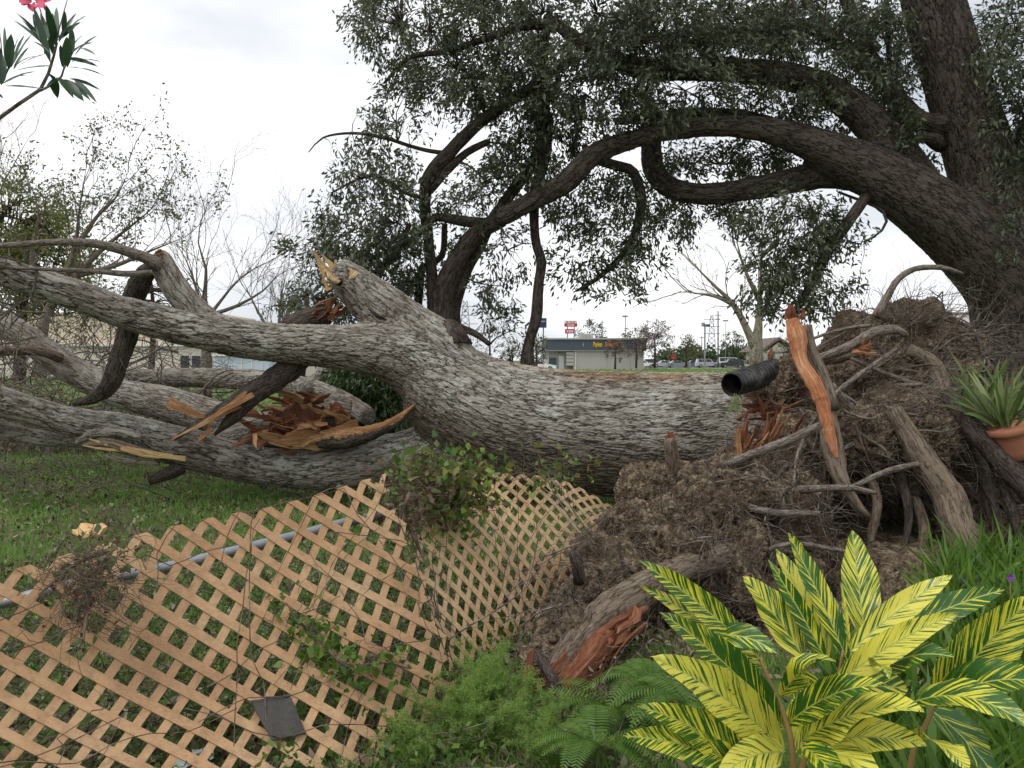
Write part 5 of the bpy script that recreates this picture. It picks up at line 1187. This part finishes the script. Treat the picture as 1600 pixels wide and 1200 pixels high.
g = Geo(); g.add(V1, F1); g.add(V2, [F2[0][:, ::-1]]); j = np.arange(28); g.F[4].append(np.stack([j, (j + 1) % 28, len(V1) + (j + 1) % 28, len(V1) + j], -1)); g.build('pipe_wall', BLACKP, pipe)
gt = empty('grass_tuft', 'small hanging green grass tuft under the black drain pipe', 'grass tuft', tuple(P(1155, 625, 7.7)))
def strap(name, b, t, w, arch, mat, parent, n=7, curl=.0, hint=(0, -1, .4)):
    """long narrow blade from b to t with a V fold"""
    b, t = np.array(b), np.array(t); c = (b + t) / 2 + np.array([0, 0, arch]); V = []; A = []
    tone = rng.random()
    for i in range(n):
        k = i / (n - 1); p = (1 - k) ** 2 * b + 2 * k * (1 - k) * c + k * k * t; tg = unit(2 * (1 - k) * (c - b) + 2 * k * (t - c))
        s = unit(np.cross(tg, np.array(hint))); u = np.cross(s, tg); ww = w * .5 * (math.sin(math.pi * min(1, .12 + .88 * k)) ** .6 if k < 1 else .03) * (1 if k < .5 else 1)
        for a in (-1, 0, 1): V.append(p + s * a * ww + u * (abs(a) * ww * .35)); A.append((tone, a, k))
    ii = np.arange(n - 1)[:, None] * 3; j = np.arange(2)[None]
    Fq = np.stack([ii + j, ii + j + 1, ii + 3 + j + 1, ii + 3 + j], -1).reshape(-1, 4)
    return mesh(name, np.array(V), Fq, mat, parent, True, np.array(A))
for k in range(16): strap('blade', P(1150 + rng.normal() * 6, 618 + rng.normal() * 3, 7.72), P(1148 + rng.normal() * 9, 645 + rng.random() * 12, 7.65), .008, .03, L_STRAP, gt, 5)

# terracotta pot with a spiky plant, tipped, at the right edge
pot = empty('potted_plant', 'strap-leaved plant in a tilted terracotta pot at the right edge', 'potted plant', tuple(P(1585, 690, 7.0)))
TERRA = plain('terracotta', (.36, .15, .09), .8, .2, 0, .15, 6)
pc, pd = P(1580, 690, 7.0), unit(np.array([-.30, -.1, 1])); rr = 5.9 / F
prof_ = [(-.14, 24), (-.08, 26), (.03, 31), (.09, 33), (.091, 37), (.135, 38), (.136, 34), (.08, 31), (.06, 28)]
C = np.array([[*(pc + pd * z), r * rr] for z, r in prof_]); V_, F_, A_ = tube(C, 28, True); 
mesh('pot', V_, F_, TERRA, pot, True)
mesh('rim', *tube(np.array([[*(pc + pd * .09), 38.5 * rr], [*(pc + pd * .10), 40 * rr], [*(pc + pd * .14), 40 * rr], [*(pc + pd * .145), 38.5 * rr]]), 28, False)[:2], TERRA, pot)
tp = pc + pd * .13
for k in range(62):
    a = rng.random() * 6.28; e = rng.uniform(.3, 1.3); L = rng.uniform(.22, .55)
    d_ = unit(np.array([math.cos(a) * math.cos(e) - .35, math.sin(a) * math.cos(e) * .6, math.sin(e)]))
    b = tp + np.array([math.cos(a), math.sin(a), 0]) * rng.random() * .1 + np.array([-.05, 0, 0]); strap('leaf', b, b + d_ * L, rng.uniform(.02, .034), .06, L_STRAP if rng.random() < .8 else L_OLIVE, pot, 6)
# second clump standing on the ground behind the pot
sp_ = empty('strap_leaf_plant', 'clump of long green strap leaves behind the terracotta pot', 'plant', tuple(P(1530, 660, 8.0)))
for k in range(80):
    b = P(1535 + rng.normal() * 26, 655 + rng.normal() * 6, 8.0 + rng.normal() * .15); t = b + np.array([rng.normal() * .28 - .08, rng.normal() * .1 - .05, rng.uniform(.25, .62)])
    strap('leaf', b, t, rng.uniform(.018, .034), .05, L_STRAP, sp_, 6)

# ------------------------------------------------------------------ variegated ginger
def ginger_mat():
    m = M('variegated_leaf'); a = m.attr()
    sx = m.n('SeparateXYZ', {0: a}, o=0); sy = m.n('SeparateXYZ', {0: a}, o=1)
    ax = m.math('ABSOLUTE', sx); sg = m.math('SIGN', sx)
    c = m.math('SUBTRACT', sy, m.math('MULTIPLY', ax, 2.0))
    r = m.math('MULTIPLY', m.rand(), 40.0)
    v = m.n('CombineXYZ', {0: m.math('MULTIPLY', c, 75), 1: m.math('ADD', m.math('MULTIPLY', sg, 3.0), r), 2: m.math('MULTIPLY', sy, 5.0)})
    v2 = m.n('CombineXYZ', {0: m.math('MULTIPLY', c, 190), 1: m.math('ADD', m.math('MULTIPLY', sg, 5.0), r), 2: m.math('MULTIPLY', ax, 30.0)})
    n1 = m.noise(v, 1, 2, .5); n2 = m.noise(v2, 1, 3, .65)
    f = m.math('ADD', m.math('MULTIPLY', n1, .50), m.math('MULTIPLY', n2, .50))
    wv = m.noise(a, 5, 2)
    f = m.math('ADD', f, m.math('MULTIPLY', m.math('SUBTRACT', m.rand(), .5), .13))
    g = m.mix(wv, (.018, .085, .012), (.045, .16, .02))
    ycol = m.mix(m.math('ADD', m.math('MULTIPLY', m.rand(), .7), m.math('MULTIPLY', n2, .3)), (.82, .72, .015), (.80, .74, .13))
    col = m.mix(m.gr(f, .488, .502), g, m.mix(m.gr(f, .502, .53), (.22, .34, .04), ycol))
    mid = m.n('MapRange', {0: ax, 1: .0012, 2: .0022}); col = m.mix(mid, (.45, .50, .12), col)
    vein = m.n('TexWave', {'Vector': m.n('CombineXYZ', {0: c, 1: 0.0, 2: 0.0}), 'Scale': 60.0}, o=1)
    return m.fin(col, .28, .6, bump=m.math('ADD', vein, m.math('MULTIPLY', n2, .4)), bs=.35, bd=.002, trans=.16)
GING = ginger_mat(); GSTEM = plain('ginger_stem', (.26, .17, .06), .5, .4)
def blade_leaf(b, t, wpx, arch=.04, roll=0.0, mat=GING, parent=None, name='leaf', n=16, m_=6, side=None, fold=.28, curl=0.0):
    b, t = P(*b), P(*t); d = (b[1] + t[1]) / 2; L = np.linalg.norm(t - b); c = (b + t) / 2 + np.array([0, 0, arch]); hw = wpx / F * d / 2
    V = []; A = []; ph = rng.random() * 6
    s_len = 0; prev = b
    for i in range(n + 1):
        k = i / n; p = (1 - k) ** 2 * b + 2 * k * (1 - k) * c + k * k * t; tg = unit(2 * (1 - k) * (c - b) + 2 * k * (t - c)); s_len += np.linalg.norm(p - prev); prev = p
        nrm = np.array([math.sin(roll) * .9, -1.0 + .3 * roll, .75]); s = unit(np.cross(tg, nrm)); u = np.cross(s, tg)
        prof_w = (math.sin(math.pi * min(k, 1) ** .85) ** .62) * (1 - .25 * k ** 3) if 0 < k < 1 else .0
        prof_w = max(prof_w, .04 if k == 0 else 0)
        for j in range(m_ + 1):
            a = 2 * j / m_ - 1
            rip = (.07 * math.sin(k * 19 + ph + a * 2) + .10 * math.sin(k * 7 + ph * 2 + a)) * hw * abs(a) ** 2
            V.append(p + s * a * hw * prof_w + u * (fold * abs(a) ** 1.3 * hw * prof_w + rip - curl * hw * a * a * k)); A.append((a * hw * prof_w, s_len, k))
    ii = np.arange(n)[:, None] * (m_ + 1); j = np.arange(m_)[None]
    Fq = np.stack([ii + j, ii + j + 1, ii + m_ + 1 + j + 1, ii + m_ + 1 + j], -1).reshape(-1, 4)
    return mesh(name, np.array(V), Fq, mat, parent, True, np.array(A))
gp = empty('variegated_ginger', 'big yellow and green striped leafy plant filling the lower right corner', 'plant', (.75, 2.3, 0))
def cz(x, y): return 940 + x / 2.424, 780 + y / 2.424
LV = [ # tip(crop), base(crop), width(crop), tip depth, base depth, arch, roll
 ((135, 228), (600, 605), 98, 2.15, 2.35, .03, -.2), ((150, 328), (625, 640), 80, 2.2, 2.38, .02, -.1), ((222, 428), (690, 870), 128, 2.05, 2.3, .05, -.3), ((190, 597), (695, 950), 165, 2.0, 2.3, .05, -.3),
 ((75, 897), (570, 1030), 118, 1.95, 2.2, .04, -.2), ((138, 785), (590, 1040), 128, 2.0, 2.22, .05, -.3), ((535, 290), (765, 600), 130, 2.45, 2.42, .02, .2), ((630, 228), (850, 610), 62, 2.4, 2.4, .02, -.5),
 ((662, 188), (860, 610), 118, 2.5, 2.42, .02, .3), ((708, 128), (930, 610), 92, 2.45, 2.4, .02, .1), ((948, 116), (1000, 540), 132, 2.55, 2.42, .0, .1), ((1330, 287), (945, 575), 92, 2.4, 2.38, .03, .2),
 ((1527, 343), (1100, 520), 96, 2.5, 2.45, .03, .2), ((1352, 433), (890, 700), 100, 2.2, 2.35, .04, .3), ((1640, 370), (1270, 790), 200, 2.2, 2.35, .04, .2), ((1337, 600), (1050, 650), 100, 2.15, 2.35, .05, .1),
 ((888, 618), (680, 745), 96, 2.05, 2.28, .07, .2), ((1080, 705), (705, 850), 112, 2.0, 2.28, .06, .2), ((1220, 800), (760, 915), 150, 1.95, 2.27, .07, .3), ((1660, 890), (1190, 765), 125, 1.95, 2.25, .09, .1),
 ((1235, 935), (820, 925), 130, 2.0, 2.25, .04, -.1), ((1390, 1030), (1190, 900), 120, 1.95, 2.2, .04, .2), ((668, 588), (440, 520), 88, 2.2, 2.3, .04, .0), ((905, 310), (940, 570), 18, 2.38, 2.38, .0, 0),
 ((1680, 700), (1290, 760), 150, 2.1, 2.3, .06, .0), ((1090, 680), (1020, 630), 60, 2.1, 2.3, .04, 0), ((430, 1070), (690, 960), 120, 2.05, 2.25, .05, -.2), ((900, 1080), (760, 940), 120, 2.0, 2.2, .03, 0), ((1060, 1090), (830, 960), 130, 2.0, 2.2, .05, .2),
 ((350, 800), (640, 1010), 150, 2.2, 2.35, .02, -.2), ((780, 1000), (720, 760), 100, 2.4, 2.4, .0, 0), ((1040, 430), (950, 640), 90, 2.5, 2.45, 0, .3), ((820, 820), (720, 640), 110, 2.45, 2.45, 0, 0), ((1160, 720), (900, 720), 150, 2.45, 2.45, .02, .2), ((1500, 1060), (1250, 800), 130, 2.3, 2.4, .03, .2),
]
for (t, b, w, dt, db, ar, ro) in LV:
    blade_leaf((*cz(*b), db), (*cz(*t), dt), w * 1.16 / 2.424, ar, ro, GING, gp)
def cst(rows): 
    r = [(*cz(x, y), d, w) for x, y, d, w in rows]; C = curve(pix(r), .03); V_, F_, A_ = tube(C, 10); mesh('stem', V_, F_, GSTEM, gp, True, A_)
cst([(600, 600, 2.33, 2), (630, 680, 2.31, 3.2), (680, 790, 2.28, 4.2), (715, 900, 2.26, 5), (725, 1020, 2.26, 5.5), (730, 1250, 2.26, 6)]); cst([(915, 570, 2.38, 2), (890, 690, 2.38, 3), (820, 860, 2.38, 4), (760, 1020, 2.38, 4.5), (740, 1250, 2.4, 5)])
cst([(1280, 740, 2.36, 2.5), (1230, 850, 2.36, 4), (1180, 960, 2.36, 4.5), (1150, 1200, 2.4, 5)])

# ------------------------------------------------------------------ ground plants round the ginger
def fern(label, spots, group):
    for (x, y, d, R, n) in spots:
        root = empty('sword_fern', label[0], 'fern', tuple(P(x, y, d)), None); label.pop(0)
        c = P(x, y, d)
        for k in range(n):
            a = rng.random() * 6.28; L = R * rng.uniform(.7, 1.2); d_ = np.array([math.cos(a), math.sin(a) * .8, 0])
            q = np.array([c + d_ * L * t + np.array([0, 0, L * (1.1 * t - 1.0 * t * t)]) for t in np.linspace(0, 1, 14)]); g = Geo()
            g.add(*tube(np.c_[q, np.linspace(.002, .0008, 14)], 3, False)); tg = np.gradient(q, axis=0)
            for i in range(2, 28):
                t = i / 2; i0 = int(min(t, 12)); p = q[i0] + (q[i0 + 1] - q[i0]) * (t - i0); T_ = unit(tg[i0]); s = unit(np.cross(T_, [0, 0, 1.])); ln = .055 * math.sin(math.pi * min(1, .15 + .85 * i / 28)) ** .8 + .004
                for sg_ in (-1, 1):
                    e = p + s * sg_ * ln + T_ * ln * .25 - np.array([0, 0, ln * .2]); w_ = T_ * .006
                    g.add(np.array([p - w_ * .5, p + w_ * .5, (p + e) / 2 + w_, e]), [np.array([[0, 1, 2, 3]])], np.full((4, 3), .3 + .5 * rng.random()))
            g.build('frond', L_FERN, root)
fern(['sword fern at the foot of the split root', 'sword fern left of the striped plant', 'low sword fern below the striped leaves at bottom left', 'sword fern tucked behind the striped plant lower leaves'], [(960, 1120, 3.6, .34, 15), (1020, 1080, 3.7, .30, 13), (930, 1170, 3.2, .3, 14), (1080, 1110, 3.3, .3, 12)], None)
# feathery asparagus fern
af = empty('asparagus_fern', 'feathery light green asparagus fern at the lattice corner beside the root', 'fern', tuple(P(720, 1110, 3.8)))
g = Geo(); gw = Geo()
for (x, y, d, R, n) in ((752, 1110, 3.8, .26, 22), (745, 1080, 3.95, .2, 14), (710, 1160, 3.5, .2, 22), (770, 1170, 3.5, .2, 20), (650, 1185, 3.3, .15, 14), (810, 1130, 3.7, .22, 18), (860, 1190, 3.3, .25, 16)):
    c = P(x, y, d); c[2] = max(c[2], .02)
    for k in range(n):
        q = wander(c + sdir(.05), np.array([rng.normal() * .5, rng.normal() * .4, 1.0]), R * rng.uniform(.6, 1.4), 10, .18, -.06)
        gw.add(*tube(np.c_[q, np.linspace(.0016, .0006, 11)], 3, False), )
        for i in range(1, 11):
            for z in range(3):
                e = wander(q[i], sdir() + np.array([0, 0, .3]), .06 * rng.uniform(.5, 1.3) * (1.2 - i / 14), 3, .2)
                gw.add(*tube(np.c_[e, np.full(4, .0007)], 3, False))
                pts = np.concatenate([e[:1] + (e[-1:] - e[:1]) * rng.random((16, 1)) + .002 * rng.standard_normal((16, 3))])
                leaves(g, pts, .017, .12, droop=-.3)
tag(g.build('needles', L_FEATH, af), kind='stuff'); tag(gw.build('stalks', L_FEATH, af), kind='stuff')
# leafy ground cover at the right
g = Geo()
for k in range(560):
    d = rng.uniform(2.3, 4.7) if k < 380 else rng.uniform(4.4, 6.3); x = rng.uniform(.36, .68) * d if k < 380 else rng.uniform(.5, .66) * d; c = np.array([x, d, 0]); hh = rng.uniform(.10, .32) * (1.4 if x / d > .5 else .9)
    for z in range(9):
        dd_ = np.array([rng.normal() * .6, rng.normal() * .6, 1.0]); b = c + sdir(.03) + np.array([0, 0, hh * .4 * rng.random()]); tL = hh * rng.uniform(.6, 1.1); t = b + unit(dd_) * tL; w_ = rng.uniform(.008, .016); s = unit(np.cross(dd_, sdir())); m1 = (b + t) / 2 + np.array([0, 0, .02])
        tt = rng.random(); g.add(np.array([b, m1 + s * w_, t, m1 - s * w_]), [np.array([[0, 1, 2, 3]])], np.full((4, 3), tt))
o = g.build('ground_cover', L_FERN); tag(o, kind='stuff')
fl = empty('purple_flower', 'tiny purple flower in the ground cover at the right edge', 'flower', tuple(P(1578, 902, 4.2)))
PUR = plain('purple_petal', (.20, .06, .30), .6); PINK = plain('pink_petal', (.75, .12, .22), .6)
for k in range(6):
    c = P(1578, 902, 4.2); a = k * 1.05; strap('petal', c, c + np.array([math.cos(a) * .022, -.008, math.sin(a) * .022]), .014, .002, PUR, fl, 4)
tube_obj('stem', [(1580, 960, 4.2, 1), (1578, 904, 4.2, .8)], GSTEM, fl, 5)

# ------------------------------------------------------------------ oleander at the upper left
ol = empty('oleander', 'oleander branch with long dark leaves and pink bloom at the upper left', 'shrub', (-1.9, 1.9, 0))
OD = 1.9
def co(x, y): return x * .35, y * .35
for rows in ([(-500, 1200, 5.5), (-200, 720, 5), (0, 525, 4.5), (90, 460, 4.2), (180, 400, 4), (215, 330, 3.4), (240, 250, 3), (255, 190, 2.4)], [(180, 405, 3), (240, 375, 2.6), (275, 340, 2.4), (290, 290, 2)], [(-260, 800, 4), (-60, 440, 3.2), (20, 340, 2.6), (50, 280, 2)], [(245, 200, 1.6), (275, 90, 1.2), (300, 0, .9)], [(200, 240, 1.6), (190, 80, 1.4), (170, 10, 1.2)]):
    tube_obj('stem', [(*co(x, y), OD, r * .68) for x, y, r in rows], B_TWIG, ol, 8, .03, .02)
OLV = [((150, 30), (225, 280), 24), ((70, 55), (210, 200), 12), ((205, 20), (250, 200), 30), ((290, 50), (285, 160), 18), ((385, 70), (270, 170), 22), ((360, 100), (260, 180), 20), ((435, 158), (330, 250), 14), ((430, 248), (340, 215), 16), ((465, 340), (310, 300), 24), ((440, 300), (300, 262), 20), ((452, 405), (305, 350), 16), ((435, 462), (330, 355), 18),
  ((375, 455), (270, 352), 36), ((258, 440), (225, 330), 34), ((320, 120), (320, 250), 22), ((300, 165), (300, 300), 34), ((270, 200), (290, 310), 26), ((235, 60), (250, 210), 26), ((180, 60), (220, 180), 20), ((148, 60), (190, 190), 24), ((370, 155), (300, 250), 14), ((50, 320), (250, 295), 8), ((145, 185), (225, 240), 8), ((350, 215), (300, 270), 16), ((215, 150), (240, 250), 18),
  ((145, 150), (50, 300), 16), ((50, 150), (40, 310), 34), ((20, 120), (30, 300), 16), ((110, 155), (60, 270), 12), ((80, 175), (50, 290), 20), ((0, 140), (20, 320), 14), ((0, 230), (5, 380), 40), ((200, 242), (60, 310), 14), ((155, 320), (10, 375), 14), ((120, 340), (30, 360), 14), ((160, 250), (60, 300), 10), ((-60, 200), (0, 340), 26), ((225, 405), (10, 385), 8), ((15, 440), (-60, 400), 20), ((-30, 260), (-10, 400), 30), ((405, 450), (300, 360), 20), ((340, 60), (262, 190), 16), ((250, 30), (262, 170), 20), ((100, 90), (215, 230), 12), ((415, 190), (310, 240), 14), ((445, 275), (320, 275), 18), ((330, 440), (262, 350), 22), ((200, 400), (270, 345), 16), ((-20, 170), (20, 330), 18), ((130, 210), (60, 310), 12), ((60, 90), (215, 215), 10)]
for (t, b, w) in OLV:
    o_ = blade_leaf((*co(*b), OD + rng.normal() * .03), (*co(*t), OD + rng.normal() * .06), w * .35 * 1.25, .008, rng.normal() * .4, L_OLE, ol, 'leaf', 8, 2, fold=.25)
    a_ = o_.data.attributes['uvw']; n_ = len(o_.data.vertices); arr = np.full((n_, 3), rng.random() * .8, np.float32); a_.data.foreach_set('vector', arr.ravel())
c = P(54, 2, OD)
for k in range(14):
    d_ = sdir(.03); strap('petal', c + d_ * .3, c + d_ * 1.1 + np.array([0, 0, .005]), .024, .004, PINK, ol, 5)
